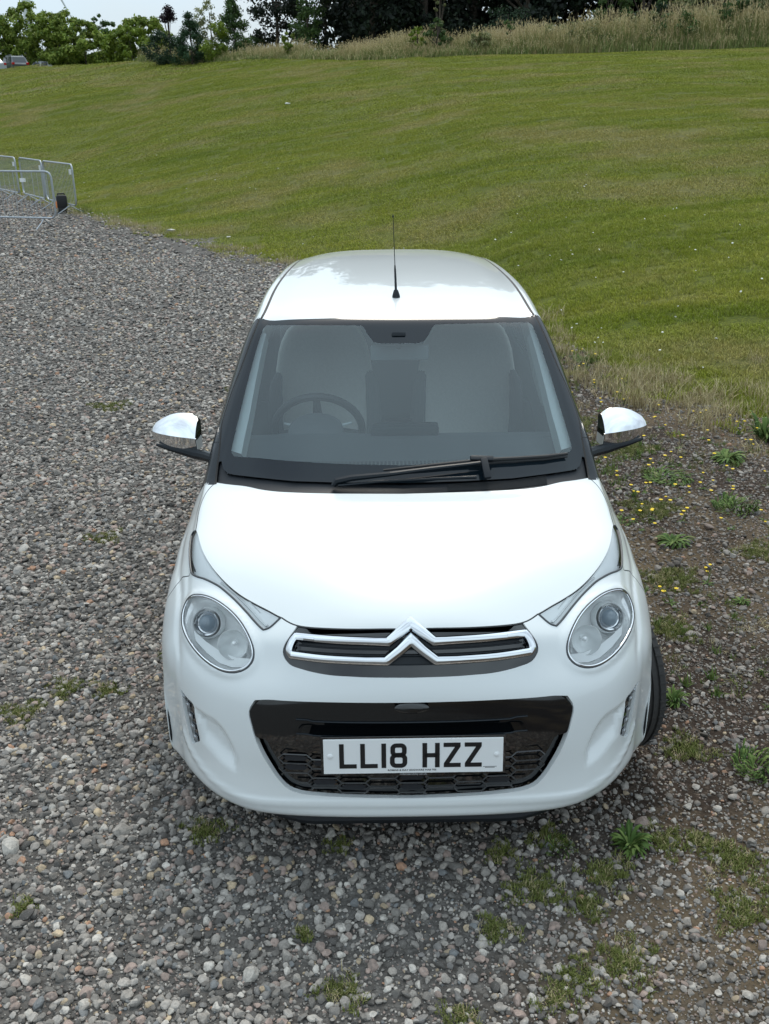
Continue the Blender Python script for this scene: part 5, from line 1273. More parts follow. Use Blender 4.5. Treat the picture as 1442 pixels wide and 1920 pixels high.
def sprigs():
    n = 2600; y = -.6 + 7.5 * RNG.random(n) ** 1.2; x = RNG.uniform(.75, 3.2, n); q = fbm(x, y, 2.2, 51) + .2 * fbm(x, y, 6, 52); ok = (q > .12) & ~undercar(x, y) & (y < Bnd(x) + .4) & inview(x, y) & (x > .9 - .1 * y); x, y = x[ok], y[ok]; n = len(x); sc = RNG.uniform(.5, 1.6, n)
    src = [patch(80 + k, .016, 14, .008, .035, .0034, M_WEED) for k in range(3)] + [patch(84 + k, .022, 18, .012, .05, .0013, M_OLIVE) for k in range(2)] + [patch(87, .02, 14, .01, .06, .0012, M_DRY)]
    o = scatter('low_weeds', np.stack([x, y, H(x, y)], 1), np.stack([RNG.normal(0, .25, n), RNG.normal(0, .25, n), RNG.uniform(0, 6, n)], 1), np.stack([sc, sc, sc], 1), RNG.integers(0, 6, n), src); tag(o, 'thin low weeds and grass sprigs in the rough ground right of the car', 'weeds', kind='stuff')
sprigs()
# litter and pale stones
def scrap(x, y, r, label, seed, name='white_stone', cat='stone', mat=None):
    q = np.random.default_rng(seed); V, Fc = pebble(200 + seed); V = V * [r, r * .8, r * .6] + [x, y, float(H(x, y)) + r * .25 + .02]
    o = mesh_obj(name, V, Fc, mat or M_PLATE, smooth=False); tag(o, label, cat)
M_PALE = pbr('pale_stone', (.55, .53, .48), rough=.85, var=.15)
scrap(-3.35, 39.5 if 0 else 38.0, .12, 'crumpled white litter lying half way up the field', 1, 'paper_litter', 'litter', M_PETAL)
scrap(-4.05, 17.35, .10, 'flat pale stone at the edge of the gravel, nearest the field on the left', 2, mat=M_PALE)
scrap(-1.15 - 1.6, 16.0, .05, 'small white stone in the grass just left of the car roof', 3, mat=M_PALE)
# ------------------------------------------------------------------ crowd barriers
def barrier(x, y, ang, ln, label, feet=(.22, .80), plate_at=.93, plate_w=.06, plate_h=.11, flip=1):
    """x, y: right-hand end on the ground; ang: direction towards the left end"""
    z = float(H(x, y)); e = empty('crowd_barrier', (x, y, z)); tag(e, label, 'crowd barrier', 'galvanised crowd barriers at the edge of the gravel')
    d = Vector((math.cos(ang), math.sin(ang), 0)); nrm = Vector((-d.y, d.x, 0)); o = Vector((x, y, z)); zf = lambda s, h: o + d * s + Vector((0, 0, h))
    c = .13; top, bot = 1.10, .20; loop = []
    for cx, cz, a0 in ((ln - c, top - c, 0), (c, top - c, 90), (c, bot + c, 180), (ln - c, bot + c, 270)):
        for k in range(7): a = R(a0 + 15 * k); loop.append(zf(cx + c * math.cos(a), cz + c * math.sin(a)))
    m = MB(); m.tube(loop, .019, 8, closed=True); m.build('frame', M_GALV, e)
    m = MB(); n = 21
    for k in range(1, n): s = ln * k / n; m.tube([zf(s, bot + (.02 if c < s < ln - c else .06)), zf(s, top - (.0 if c < s < ln - c else .05))], .0055, 5, cap=False)
    m.build('bars', M_GALV, e)
    for s in feet:
        s = s * ln; m = MB()
        m.tube([zf(s, bot), zf(s, bot - .02), zf(s, .10) + nrm * .12, zf(s, .0) + nrm * .30], .013, 7)
        m.tube([zf(s, bot), zf(s, bot - .02), zf(s, .10) - nrm * .12, zf(s, .0) - nrm * .30], .013, 7); m.build('foot', M_GALV, e)
    m = MB(); q = zf((1 - plate_at) * ln + .02, .93); m.box(q, (plate_w, .044, plate_h), Matrix((d, nrm, Vector((0, 0, 1)))).transposed()); m.build('label_plate', M_PLATE, e, smooth=False)
    m = MB(); m.tube([zf(0, .60), zf(-.035, .60), zf(-.035, .52)], .008, 6); m.build('hook', M_GALV, e)
    return e
barrier(-6.56, 18.35, R(164), 2.3, 'nearest crowd barrier, standing crosswise in front of the others', feet=(.13, .86), plate_at=.72, plate_w=.11, plate_h=.07, flip=-1)
A0 = np.array([-6.95, 21.2]); dv = np.array([-.545, .838])
angb = math.atan2(dv[1], dv[0])
barrier(A0[0], A0[1], angb, 2.35, 'end crowd barrier of the row, nearest the car, with a black case behind its foot')
p = A0 + dv * 2.48; barrier(p[0], p[1], angb - .03, 2.35, 'second crowd barrier of the row, behind the crosswise one')
p = p + dv * 2.5; barrier(p[0], p[1], angb + .02, 2.35, 'farthest crowd barrier, cut by the left edge of the picture')
# black case with an orange strip
e = empty('equipment_case', (-7.45, 21.75, float(H(-7.45, 21.75)))); tag(e, 'small black case with an orange strip standing behind the end barrier', 'case')
rz = Euler((0, 0, R(20)))
m = MB(); m.box((-7.45, 21.75, .25), (.24, .20, .30), rz, bevel=.05); m.box((-7.45, 21.75, .08), (.20, .18, .10), rz, bevel=.02); m.build('body', M_CASE, e)
m = MB(); m.tube([(-7.53, 21.72, .37), (-7.52, 21.72, .43), (-7.38, 21.77, .43), (-7.37, 21.77, .37)], .018, 8); m.build('handle', M_CASE, e)
m = MB(); m.box((-7.545, 21.615, .20), (.035, .02, .16), rz, bevel=.004); m.build('orange_strip', M_ORANGE, e)
for sx in (-.08, .08): m = MB(); m.tube([(-7.45 + sx, 21.74, .05), (-7.45 + sx * 1.3, 21.70, 0)], .02, 8); m.build('foot', M_CASE, e)

# ------------------------------------------------------------------ foliage
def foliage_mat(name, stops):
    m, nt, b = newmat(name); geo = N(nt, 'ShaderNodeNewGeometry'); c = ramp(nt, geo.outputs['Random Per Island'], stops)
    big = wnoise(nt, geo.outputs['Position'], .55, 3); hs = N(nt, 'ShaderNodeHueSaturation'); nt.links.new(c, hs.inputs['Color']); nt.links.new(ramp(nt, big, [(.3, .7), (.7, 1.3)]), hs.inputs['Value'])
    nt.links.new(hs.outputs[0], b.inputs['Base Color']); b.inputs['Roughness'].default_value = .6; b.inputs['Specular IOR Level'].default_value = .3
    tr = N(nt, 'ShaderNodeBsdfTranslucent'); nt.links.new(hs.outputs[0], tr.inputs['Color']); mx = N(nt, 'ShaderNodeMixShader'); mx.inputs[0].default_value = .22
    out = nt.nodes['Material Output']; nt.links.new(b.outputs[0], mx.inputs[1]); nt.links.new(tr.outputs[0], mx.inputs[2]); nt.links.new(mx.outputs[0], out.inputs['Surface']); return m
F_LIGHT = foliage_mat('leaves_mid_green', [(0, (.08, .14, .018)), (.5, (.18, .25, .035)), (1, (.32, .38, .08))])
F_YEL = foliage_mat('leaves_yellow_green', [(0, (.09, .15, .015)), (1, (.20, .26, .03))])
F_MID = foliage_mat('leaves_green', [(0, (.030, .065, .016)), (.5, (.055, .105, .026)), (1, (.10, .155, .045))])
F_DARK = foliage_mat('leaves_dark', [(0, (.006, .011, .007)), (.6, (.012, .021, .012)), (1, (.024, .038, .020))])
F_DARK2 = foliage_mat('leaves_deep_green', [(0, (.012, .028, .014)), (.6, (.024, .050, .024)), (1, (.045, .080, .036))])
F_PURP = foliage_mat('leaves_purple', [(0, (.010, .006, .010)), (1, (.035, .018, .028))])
F_PINE = foliage_mat('needles', [(0, (.018, .045, .018)), (1, (.045, .095, .040))])
F_SCRUB = foliage_mat('scrub_leaves', [(0, (.10, .13, .04)), (.6, (.20, .22, .09)), (1, (.40, .38, .22))])
M_BARK = pbr('bark', (.07, .055, .042), rough=.95, var=.35, vscale=8, bump=.6, bscale=30)
def leaves_geo(C_, rad, n, size, r, flat=1.0):
    """n leaf faces spread in clumps: C_ (k,3) clump centres with radius rad (k,)"""
    k = r.choice(len(C_), n, p=(rad ** 2) / (rad ** 2).sum()); d = r.normal(size=(n, 3)); d /= np.linalg.norm(d, axis=1, keepdims=True)
    q = rad[k] * r.random(n) ** .55 * np.where(r.random(n) < .12, 1.35, 1); P = C_[k] + d * q[:, None] * [1, 1, flat]
    nrm = d + r.normal(size=(n, 3)) * .55; nrm /= np.linalg.norm(nrm, axis=1, keepdims=True)
    a = np.cross(nrm, r.normal(size=(n, 3))); a /= np.linalg.norm(a, axis=1, keepdims=True) + 1e-9; b = np.cross(nrm, a)
    s = size * r.uniform(.55, 1.35, n)[:, None]
    V = np.stack([P - a * s * .5, P - b * s * .30 + nrm * s * .08, P + a * s * .5, P + b * s * .30 + nrm * s * .08], 1).reshape(-1, 3)
    i = np.arange(n) * 4; return V, np.stack([i, i + 1, i + 2, i + 3], 1)
def fast_mesh(name, V, Fq, mat, parent=None):
    me = bpy.data.meshes.new(name); n = len(Fq); k = Fq.shape[1]
    me.vertices.add(len(V)); me.vertices.foreach_set('co', V.astype(np.float32).ravel()); me.loops.add(n * k); me.loops.foreach_set('vertex_index', Fq.astype(np.int32).ravel())
    me.polygons.add(n); me.polygons.foreach_set('loop_start', (np.arange(n) * k).astype(np.int32)); me.materials.append(mat); me.update(calc_edges=True)
    o = bpy.data.objects.new(name, me); return link(o, parent)
def tree(x, y, h, rx, mat, label, n=5000, size=.3, seed=0, base=.25, name='tree', group=None, clumps=34, shape='round', cat='tree', cl=.30, trunk=True):
    r = np.random.default_rng(seed); z = float(H(x, y)); e = empty(name, (x, y, z)); tag(e, label, cat, group); z0 = z + h * base; hh = h * (1 - base)
    C_ = []; rad = []
    for k in range(clumps):
        t = r.random() ** .85; a = r.uniform(0, 6.28)
        if shape == 'round': w = rx * math.sqrt(max(.05, 1 - (2 * t - 1) ** 2)) * (1.0 if t < .6 else .9)
        elif shape == 'cone': w = rx * (1.02 - t) ** .8
        elif shape == 'column': w = rx * (.6 + .4 * math.sin(math.pi * t))
        else: w = rx * (1.1 - .55 * t)
        q = w * r.uniform(.45, 1.0); C_.append((x + q * math.cos(a), y + q * math.sin(a), z0 + hh * t * .96)); rad.append(rx * cl * r.uniform(.6, 1.25) * (1 - .35 * t))
    C_ = np.array(C_); rad = np.array(rad)
    V, Fq = leaves_geo(C_, rad, n, size, r, .75); fast_mesh('crown', V, Fq, mat, e)
    if trunk:
        m = MB(); m.tube([(x, y, z - .2), (x + .05 * rx, y, z + h * .35), (x, y, z + h * .8)], [max(.06, h * .018), max(.045, h * .012), .02], 8)
        for k in r.choice(len(C_), min(9, len(C_)), replace=False):
            c = C_[k]; s0 = Vector((x, y, z + (c[2] - z) * .45)); m.tube([s0, (s0 + Vector(c)) / 2 + Vector((0, 0, -.05 * rx)), Vector(c)], [max(.03, h * .007), max(.02, h * .005), .012], 6)
        m.build('trunk', M_BARK, e)
    return e
def topz(py, D): return CAM[2] + D * math.tan(math.atan((960 - py) / 1825) - R(22.41))
def th(px, D, py):
    x, y = azpos(px, D); return topz(py - (721 - px) * .0103, D) - float(H(x, y))
def azpos(px, dist):
    """ground position for a bearing given as a picture column"""
    a = math.atan((px - 721) / 1825 / math.cos(R(22.4)) * 1.0) ; a = math.atan2((px - 721) * (1) / 1825, 1.0 * 1.085) + R(.39); return CAM[0] + dist * math.sin(a), CAM[1] + dist * math.cos(a)
# left: light green trees beyond the car park
LG = [(-40, 128, -20, 7.0, 0, 'tall green tree cut by the left edge of the picture'), (28, 130, 58, 3.6, 0, 'low green tree behind the dark parked car'), (84, 128, 14, 4.0, 0, 'broad green tree directly in front of the wind turbine tower'),
      (132, 124, 22, 3.6, 0, 'bushy green tree below the turbine blade'), (176, 122, 44, 3.8, 0, 'dense low tree right of the turbine blade'), (214, 130, 28, 3.2, 2, 'open airy tree with sky showing through, left of the rounded yellow-green tree'),
      (262, 108, 52, 3.0, 1, 'small rounded tree just left of the purple-leaved sapling'), (292, 112, 33, 3.6, 0, 'mid green tree behind the purple-leaved sapling')]
for k, (px, D, ty, rx, kind, lab) in enumerate(LG):
    x, y = azpos(px, D); tree(x, y, th(px, D, ty), rx, [F_LIGHT, F_YEL, F_MID][kind], lab, n=[13000, 11000, 4200][kind], size=.33, seed=30 + k, base=.0, group='green trees along the car park', clumps=[110, 95, 34][kind], cl=.19)
def small(px, D, ty, rx, mat, lab, **kw):
    x, y = azpos(px, D); tree(x, y, max(.5, th(px, D, ty)), rx, mat, lab, **kw)
small(335, 76, 16, .60, F_PURP, 'thin purple-leaved sapling with a bare stem and two dark leaf heads at its top', n=900, size=.16, seed=50, base=.70, clumps=6, cl=.75, shape='column', name='sapling')
small(322, 74, 62, 1.3, F_DARK2, 'dark green bush at the foot of the purple sapling', n=3800, size=.13, seed=51, base=.0, clumps=34, name='bush', cat='bush', cl=.38, trunk=False)
small(374, 73, 26, 1.45, F_PINE, 'young pine tree with upright candle shoots', n=9000, size=.12, seed=52, base=.02, clumps=70, shape='cone', name='pine_tree', cl=.32)
small(412, 76, 2, 1.2, F_SCRUB, 'thin pale birch with sparse leaves', n=2600, size=.14, seed=53, base=.05, clumps=60, shape='column', name='birch_tree', cl=.30)
small(424, 72, 42, 1.1, F_YEL, 'bright yellow-green shrub in front of the birch', n=3000, size=.14, seed=54, base=.0, clumps=30, name='shrub', cat='shrub', cl=.4, trunk=False)
small(455, 74, -12, 1.5, F_MID, 'slender green tree at the left end of the sky gap', n=6500, size=.15, seed=55, base=.03, clumps=70, shape='cone', name='slender_tree', cl=.30)
small(487, 80, 68, 1.3, F_MID, 'low green bush under the gap in the trees', n=2400, size=.14, seed=56, base=.0, clumps=26, name='bush', cat='bush', cl=.38, trunk=False)
# dark wood
DW = [(532, 80, 8.4, 2.6, 'dark tree with sky holes standing left of the green sapling', .06, 6500), (588, 74, 5.6, 1.0, 'green sapling tree in front of the dark trees', .12, 3400), (620, 84, 8.0, 2.6, 'loose dark tree before the gap beside the big wood', .05, 3600)]
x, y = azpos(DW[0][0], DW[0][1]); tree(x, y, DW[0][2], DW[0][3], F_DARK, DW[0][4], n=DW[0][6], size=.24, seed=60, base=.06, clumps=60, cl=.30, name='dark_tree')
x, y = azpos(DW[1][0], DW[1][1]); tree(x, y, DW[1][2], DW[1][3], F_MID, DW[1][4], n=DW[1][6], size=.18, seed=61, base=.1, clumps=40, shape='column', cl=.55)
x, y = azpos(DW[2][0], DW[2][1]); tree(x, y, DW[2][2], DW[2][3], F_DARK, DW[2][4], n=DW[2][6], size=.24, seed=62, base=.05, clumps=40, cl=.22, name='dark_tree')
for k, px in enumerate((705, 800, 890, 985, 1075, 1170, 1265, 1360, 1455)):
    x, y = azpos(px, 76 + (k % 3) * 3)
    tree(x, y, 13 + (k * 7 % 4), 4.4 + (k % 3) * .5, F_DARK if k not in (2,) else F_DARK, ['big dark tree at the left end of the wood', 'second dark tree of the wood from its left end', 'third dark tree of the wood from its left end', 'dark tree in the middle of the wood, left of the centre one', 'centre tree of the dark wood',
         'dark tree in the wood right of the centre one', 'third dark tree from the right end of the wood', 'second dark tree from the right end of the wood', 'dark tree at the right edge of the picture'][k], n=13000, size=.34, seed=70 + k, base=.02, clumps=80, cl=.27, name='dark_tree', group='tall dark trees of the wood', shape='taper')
def woodmass():
    r = np.random.default_rng(5); C_ = []; rad = []
    for k in range(430):
        px = r.uniform(650, 1640); x, y = azpos(px, r.uniform(84, 96)); C_.append((x, y, float(H(x, y)) + r.uniform(.3, 15))); rad.append(r.uniform(1.6, 2.6))
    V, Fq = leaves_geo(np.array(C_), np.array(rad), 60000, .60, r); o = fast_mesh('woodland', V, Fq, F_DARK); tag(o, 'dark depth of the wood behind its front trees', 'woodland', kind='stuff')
woodmass()
for k, (px, D, h, rx, mt, lab) in enumerate([(955, 66, 2.6, 2.2, F_DARK2, 'dark green bush in front of the wood near the middle of the picture'), (1140, 62, 4.2, 1.1, F_MID, 'green shrub rising above the tall grass, left of a similar one'), (1200, 62, 4.4, 1.3, F_MID, 'green shrub rising above the tall grass, right of a similar one'),
        (830, 57.5, 3.7, .35, F_SCRUB, 'thin pale shoot standing high above the tall grass'), (826, 56.8, 1.9, .75, F_MID, 'green bush at the foot of the thin pale shoot'), (790, 57, 1.5, .5, F_YEL, 'small bright bush in the tall grass left of the thin shoot'), (957, 56.5, 1.7, .35, F_MID, 'narrow green plant standing in the tall grass mid picture'),
        (553, 63, 1.5, .5, F_YEL, 'small round yellow-green bush poking out of the dry grass'), (1235, 56, 2.2, .8, F_DARK2, 'dark green bush inside the tall grass on the right'), (1405, 58, 3.6, 1.0, F_MID, 'green shrub at the top right corner'), (1290, 60, 3.6, 1.6, F_SCRUB, 'pale scrub behind the tall grass at upper right'),
        (1068, 55.2, .9, .5, F_DARK2, 'low dark plant at the foot of the tall grass, left of a larger one'), (1138, 54.8, .8, .6, F_DARK2, 'low dark plant at the foot of the tall grass, right of a smaller one'), (1345, 59, 3.4, 1.4, F_SCRUB, 'tall pale scrub near the top right')]):
    x, y = azpos(px, D + 2.5); tree(x, y, h, rx, mt, lab, n=1500 if rx < .9 else 2600, size=.13, seed=90 + k, base=.02, clumps=24, cl=.32, name='shrub', cat='shrub', shape='column' if rx < .6 else 'round', group=None)
for k in range(14):
    px = [905, 1010, 1045, 1095, 1120, 1165, 1215, 1262, 1310, 1322, 1370, 1390, 1425, 1440][k]; D = 57.5 + (k * 5 % 7) * .6; ty = [60, 52, 48, 44, 58, 40, 30, 22, 16, 30, 12, 34, 8, 26][k]
    x, y = azpos(px, D); q = tree(x, y, max(.8, th(px, D, ty)), .75 + .16 * (k % 4), [F_SCRUB, F_MID, F_SCRUB][k % 3], 'x', n=2200, size=.12, seed=130 + k, base=.0, clumps=26, cl=.34, name='scrub_plant', cat='shrub', shape='column', trunk=False, group='tall scrub plants growing through the grass on the bank')
    q['label'] = 'tall scrub plant growing through the dry grass of the bank on the right'
# ---- tall dry grass along the crest
def tallgrass():
    M_T1 = grass_mat('tall_grass_green', [(0, (.10, .15, .035)), (.5, (.17, .22, .06)), (1, (.29, .30, .11))]); M_T2 = grass_mat('tall_grass_straw', [(0, (.34, .27, .12)), (.5, (.52, .43, .22)), (1, (.72, .62, .40))])
    nt = M_T2.node_tree; bs_ = nt.nodes['Principled BSDF']; src_c = bs_.inputs['Base Color'].links[0].from_socket; gg = N(nt, 'ShaderNodeNewGeometry')
    nz = ramp(nt, wnoise(nt, gg.outputs['Position'], .30, 3), [(.46, 0.0), (.62, .5)]); nt.links.new(nmix(nt, nz, src_c, (.46, .33, .20)), bs_.inputs['Base Color'])
    nt = M_T1.node_tree; bs_ = nt.nodes['Principled BSDF']; src_c = bs_.inputs['Base Color'].links[0].from_socket; gg = N(nt, 'ShaderNodeNewGeometry')
    nz = ramp(nt, wnoise(nt, gg.outputs['Position'], .42, 4, loc=(4, 0, 2)), [(.50, 0.0), (.66, .6)]); nt.links.new(nmix(nt, nz, src_c, (.33, .30, .13)), bs_.inputs['Base Color'])
    src = []
    for k in range(10):
        r = np.random.default_rng(300 + k); V, Fc = [], []; mi = []; tall = [.55, 1.0, .7, .9, .5, 1.0, .8, .65, 1.0, .85][k]; straw = [7, 18, 3, 12, 0, 8, 14, 4, 20, 9][k]
        for _ in range(95):
            n0 = len(Fc); hh = tall * r.triangular(.2, .55, 1.0); blade_geo(r.normal(0, .22), r.normal(0, .22), hh, r.uniform(.006, .013), r.uniform(0, 6.28), hh * r.uniform(.1, .75), V, Fc, 3); mi += [0 if r.random() > .12 else 1] * (len(Fc) - n0)
        for _ in range(straw):
            n0 = len(Fc); x, y, h, a = r.normal(0, .22), r.normal(0, .22), tall * r.uniform(.55, 1.05), r.uniform(0, 6.28); ln = h * r.uniform(.05, .45)
            blade_geo(x, y, h, .004, a, ln, V, Fc, 3)
            hx, hy, hz = x + math.cos(a) * ln, y + math.sin(a) * ln, h * .93
            for q in range(7):
                t = r.uniform(-.22, .03); b_ = r.uniform(0, 6.28); w = r.uniform(.012, .045); n1 = len(V); cx, cy = hx + math.cos(a) * t * .4, hy + math.sin(a) * t * .4
                V += [(cx, cy, hz + t), (cx + math.cos(b_) * w * .5, cy + math.sin(b_) * w * .5, hz + t + .02), (cx + math.cos(b_) * w, cy + math.sin(b_) * w, hz + t + .055), (cx + math.cos(b_) * w * .3, cy + math.sin(b_) * w * .3, hz + t + .05)]; Fc.append((n1, n1 + 1, n1 + 2, n1 + 3))
            mi += [1] * (len(Fc) - n0)
        src.append((V, Fc, [M_T1, M_T2], mi))
    n = 6400; px = RNG.uniform(286, 1860, n); D = RNG.random(n) ** .8
    x0 = np.array([azpos(p, 60)[0] for p in px]); 
    P_, S_, I_ = [], [], []
    for p, d in zip(px, D):
        # distance of the crest along this bearing
        dist = 55.0
        for _ in range(6):
            x, y = azpos(p, dist); dist += (crest(x) + .6 - y) * .8
        dist += d * 6.5; x, y = azpos(p, dist); h = np.interp(p, [290, 420, 620, 760, 900, 1100, 1250, 1442, 1640], [1.1, .95, .85, 1.15, 1.25, 1.5, 1.9, 2.05, 2.1]) * (1 if d > .12 else .6)
        if 300 < p < 360 and d > .6: continue
        k = RNG.integers(0, 10) if fbm(np.array([x]), np.array([y]), .5, 61)[0] + RNG.normal() * .2 > -.05 else RNG.choice([2, 4, 7, 0])
        s = h * RNG.uniform(.55, 1.2) * (1.02 + .4 * fbm(np.array([x]), np.array([y]), .9, 77)[0]); P_.append((x, y, float(H(x, y)) - .02)); S_.append((1.15, 1.15, s)); I_.append(k)
    n = len(P_); o = scatter('tall_grass', P_, np.stack([np.zeros(n), np.zeros(n), RNG.uniform(0, 6, n)], 1), S_, I_, src); tag(o, 'tall dry seeding grass along the top of the field', 'grass', kind='stuff')
tallgrass()

# ------------------------------------------------------------------ parked cars far left
def far_car(px, D, yaw, col, label, kind, ln, hgt, dz=0):
    x, y = azpos(px, D); z = float(H(x, y)); e = empty('parked_car', (x, y, z), yaw); tag(e, label, 'car', 'cars parked beyond the field')
    body = pbr('far_paint', col, rough=.3, coat=.8); M = Matrix.Translation((x, y, z)) @ Matrix.Rotation(yaw, 4, 'Z')
    w = .88; hb = .58 * hgt
    prof = [(-.5, .34), (-.5, .72 * hb / .95 + .1), (-.47, hb), (-.40, hgt * .93), (-.33, hgt), (.02, hgt), (.20, hb + .08), (.44, hb - .06), (.5, hb - .30), (.5, .34)] if kind == 'suv' else [(-.5, .30), (-.5, hb), (-.43, hb + .1), (-.30, hgt * .96), (-.12, hgt), (.06, hgt * .99), (.24, hb + .05), (.46, hb - .10), (.5, hb - .3), (.5, .30)]
    V = []
    for px_, pz in prof:
        t = max(0, (pz - hb) / (hgt - hb)); ww = w * (1 - .22 * t)
        for s in (-1, -.86, 0, .86, 1): V.append((px_ * ln, s * ww, pz - (.05 if abs(s) == 1 else 0) * (1 if pz > .4 else 0)))
    n_ = len(prof); Fc = [(i * 5 + j, i * 5 + j + 1, (i + 1) * 5 + j + 1, (i + 1) * 5 + j) for i in range(n_ - 1) for j in range(4)]
    Fc += [tuple(i * 5 for i in range(n_)), tuple(i * 5 + 4 for i in range(n_))[::-1]]
    m = MB(); m.add([M @ Vector(v) for v in V], Fc); m.build('body', body, e, sharp=25)
    gl = pbr('far_glass', (.02, .026, .03), rough=.1, coat=.6)
    zt = lambda q: w * (1 - .22 * max(0, (q - hb) / (hgt - hb))) + .012
    for s in (-1, 1):
        for a, b in (((-.40, -.17), (-.15, .10)) if kind == 'suv' else ((-.30, -.10), (-.08, .14))):
            z0, z1 = hb + .04, hgt - .12; q = [(a * ln, s * zt(z0), z0), (b * ln, s * zt(z0), z0), ((b - .02) * ln, s * zt(z1), z1), ((a + .03) * ln, s * zt(z1), z1)]
            m = MB(); m.add([M @ Vector(v) for v in q], [(0, 1, 2, 3)]); m.build('window', gl, e, smooth=False)
    q0 = prof[2]; q1 = prof[3]
    m = MB(); f = lambda t: (-(.012) + (q0[0] + (q1[0] - q0[0]) * t) * ln, q0[1] + (q1[1] - q0[1]) * t)
    m.add([M @ Vector(v) for v in [(f(.12)[0], -.66, f(.12)[1]), (f(.12)[0], .66, f(.12)[1]), (f(.9)[0], .60, f(.9)[1]), (f(.9)[0], -.60, f(.9)[1])]], [(0, 1, 2, 3)]); m.build('rear_window', gl, e, smooth=False)
    q0 = prof[5]; q1 = prof[6]; f = lambda t: ((q0[0] + (q1[0] - q0[0]) * t) * ln + .012, q0[1] + (q1[1] - q0[1]) * t + .012)
    m = MB(); m.add([M @ Vector(v) for v in [(f(.1)[0], -.62, f(.1)[1]), (f(.1)[0], .62, f(.1)[1]), (f(.92)[0], .70, f(.92)[1]), (f(.92)[0], -.70, f(.92)[1])]], [(0, 1, 2, 3)]); m.build('windscreen', gl, e, smooth=False)
    for s in (-1, 1):
        m = MB(); m.box(M @ Vector((-.5 * ln + .05, s * (w - .13), hb - .06)), (.14, .28, .22), Euler((0, 0, yaw)), bevel=.03); m.build('tail_light', M_REDLAMP, e)
        for a in (-.31, .33):
            c = M @ Vector((a * ln, s * (w - .10), .32)); m = MB(); m.lathe([(.20, -.10), (.32, -.10), (.33, -.05), (.33, .05), (.32, .10), (.20, .10)], c, (M.to_3x3() @ Vector((0, 1, 0))), 20, closed=True); t = m.build('wheel', M_TYRE, e)
            m = MB(); m.lathe([(.001, .06 * s), (.20, .07 * s)], c, (M.to_3x3() @ Vector((0, 1, 0))), 14); m.build('rim', M_ALLOY, t)
    if kind == 'suv':
        m = MB()
        for s in (-1, 1): m.tube([M @ Vector((-.34 * ln, s * .60, hgt - .01)), M @ Vector((-.33 * ln, s * .60, hgt + .05)), M @ Vector((.0 * ln, s * .60, hgt + .05)), M @ Vector((.02 * ln, s * .60, hgt - .01))], .02, 6)
        m.build('roof_rails', M_GALV, e)
far_car(43, 118, R(128), (.055, .065, .075), 'dark grey estate car with red rear lamps parked beyond the field at far left', 'suv', 4.6, 1.66)
far_car(95, 124, R(168), (.55, .58, .62), 'silver hatchback mostly hidden by the field crest, right of the dark grey car', 'hatch', 4.2, 1.45)
far_car(-4, 117, R(140), (.42, .45, .48), 'pale silver car cut by the left edge of the picture', 'hatch', 4.2, 1.50)

# ------------------------------------------------------------------ wind turbine
x, y = azpos(83, 400); z = 8.0; e = empty('wind_turbine', (x, y, z)); tag(e, 'white wind turbine tower and blade rising behind the green trees at top left', 'wind turbine')
M_TURB = pbr('turbine_white', (.62, .65, .68), rough=.4)
hz = 64.0; m = MB(); m.lathe([(2.0, -4), (1.7, 20), (1.25, 45), (.95, hz - z - 1)], (x, y, z), (0, 0, 1), 24); m.build('tower', M_TURB, e)
m = MB(); m.box((x, y + 1.5, hz), (3, 8, 3.2), bevel=.8); m.build('nacelle', M_TURB, e)
hub = Vector((x, y - 3.5, hz)); m = MB(); m.lathe([(1.3, 1.5), (1.4, 0), (1.0, -1.2), (.001, -2.0)], hub, (0, 1, 0), 16); m.build('hub', M_TURB, e)
for k in range(3):
    a = R(-65 + 120 * k); d = Vector((math.cos(a), 0, math.sin(a))); p = Vector((-d.z, 0, d.x)); V = []; Ls = 37.5
    for i in range(15):
        t = i / 14; w = 1.35 * (1 - t) ** .8 + .22; c = hub + d * Ls * t + p * 1.6 * math.sin(t * math.pi * .5) ** 2 * .9; th = .12 + .35 * (1 - t)
        V += [c - p * w * .5, c + Vector((0, -th, 0)), c + p * w * .5, c + Vector((0, th, 0))]
    m = MB(); m.add(V, [(i * 4 + j, i * 4 + (j + 1) % 4, (i + 1) * 4 + (j + 1) % 4, (i + 1) * 4 + j) for i in range(14) for j in range(4)]); m.build('blade', M_TURB, e)
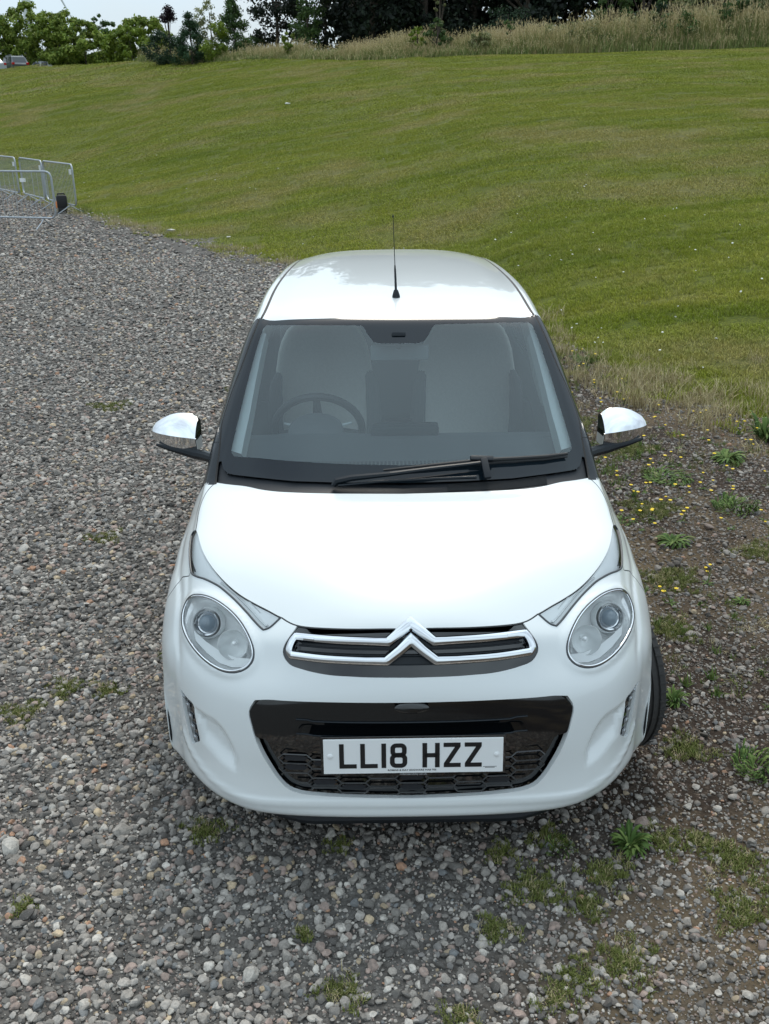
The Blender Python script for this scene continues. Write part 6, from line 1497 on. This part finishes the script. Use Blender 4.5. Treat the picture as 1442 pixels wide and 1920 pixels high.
# ------------------------------------------------------------------ light and camera
def world():
    w = bpy.data.worlds.new('World'); SC.world = w; w.use_nodes = True; nt = w.node_tree; nt.nodes.clear()
    out = N(nt, 'ShaderNodeOutputWorld'); bg = N(nt, 'ShaderNodeBackground')
    sky = N(nt, 'ShaderNodeTexSky', sky_type='NISHITA', sun_disc=False, sun_elevation=R(54), sun_rotation=R(8), dust_density=3.0)
    hs = N(nt, 'ShaderNodeHueSaturation', i_Saturation=.55)
    tc = N(nt, 'ShaderNodeTexCoord'); no = N(nt, 'ShaderNodeTexNoise', i_Scale=1.3, i_Detail=5.0, i_Roughness=.55)
    mp = N(nt, 'ShaderNodeMapping'); mp.inputs['Scale'].default_value = (1, 1, 2.2)
    rp = N(nt, 'ShaderNodeValToRGB'); rp.color_ramp.elements[0].position = .25; rp.color_ramp.elements[1].position = .60
    cl = N(nt, 'ShaderNodeRGB'); cl.outputs[0].default_value = (6.0, 7.2, 8.0, 1)
    mx = N(nt, 'ShaderNodeMix', data_type='RGBA')
    L = nt.links.new
    sp = N(nt, 'ShaderNodeSeparateXYZ'); L(tc.outputs['Generated'], sp.inputs[0])
    zr = N(nt, 'ShaderNodeMapRange'); zr.inputs['From Min'].default_value = 0; zr.inputs['From Max'].default_value = .9; zr.inputs['To Min'].default_value = .84; zr.inputs['To Max'].default_value = 1.6
    L(sp.outputs['Z'], zr.inputs['Value'])
    L(sky.outputs[0], hs.inputs['Color']); L(tc.outputs['Generated'], mp.inputs[0]); L(mp.outputs[0], no.inputs['Vector']); L(no.outputs['Fac'], rp.inputs[0])
    L(rp.outputs[0], mx.inputs['Factor']); L(hs.outputs[0], mx.inputs['A']); L(cl.outputs[0], mx.inputs['B'])
    vm = N(nt, 'ShaderNodeVectorMath', operation='SCALE'); L(mx.outputs['Result'], vm.inputs[0]); L(zr.outputs[0], vm.inputs['Scale']); L(vm.outputs[0], bg.inputs['Color'])
    bg.inputs['Strength'].default_value = .10; L(bg.outputs[0], out.inputs['Surface'])
    sd = bpy.data.lights.new('sun', 'SUN'); sd.energy = 1.15; sd.angle = R(18); sd.color = (1, .93, .82)
    so = bpy.data.objects.new('sun', sd); COL.objects.link(so)
    el, az = R(54), R(8)      # azimuth measured from +Y towards +X
    d = Vector((math.sin(az) * math.cos(el), math.cos(az) * math.cos(el), math.sin(el)))
    so.rotation_euler = d.to_track_quat('Z', 'Y').to_euler(); so.location = d * 30
def camera():
    cd = bpy.data.cameras.new('camera'); cam = bpy.data.objects.new('camera', cd); COL.objects.link(cam)
    yaw, pitch, roll = R(.39), R(22.41), R(-.593)
    F = Vector((math.sin(yaw) * math.cos(pitch), math.cos(yaw) * math.cos(pitch), -math.sin(pitch))); X = Vector((math.cos(yaw), -math.sin(yaw), 0)); U = X.cross(F)
    X2 = math.cos(roll) * X + math.sin(roll) * U; U2 = -math.sin(roll) * X + math.cos(roll) * U
    cam.matrix_world = Matrix.Translation((-.089, -2.31, 2.16)) @ Matrix((X2, U2, -F)).transposed().to_4x4()
    cd.sensor_fit = 'VERTICAL'; cd.sensor_height = 24; cd.lens = 24 * 1825 / 1920; cd.clip_start = .05; cd.clip_end = 3000
    SC.camera = cam
world(); camera()
vs = SC.view_settings; vs.view_transform = 'Standard'; vs.look = 'None'; vs.exposure = .40; vs.gamma = 1
SC.cycles.use_denoising = True; SC.cycles.max_bounces = 8; SC.cycles.transparent_max_bounces = 12
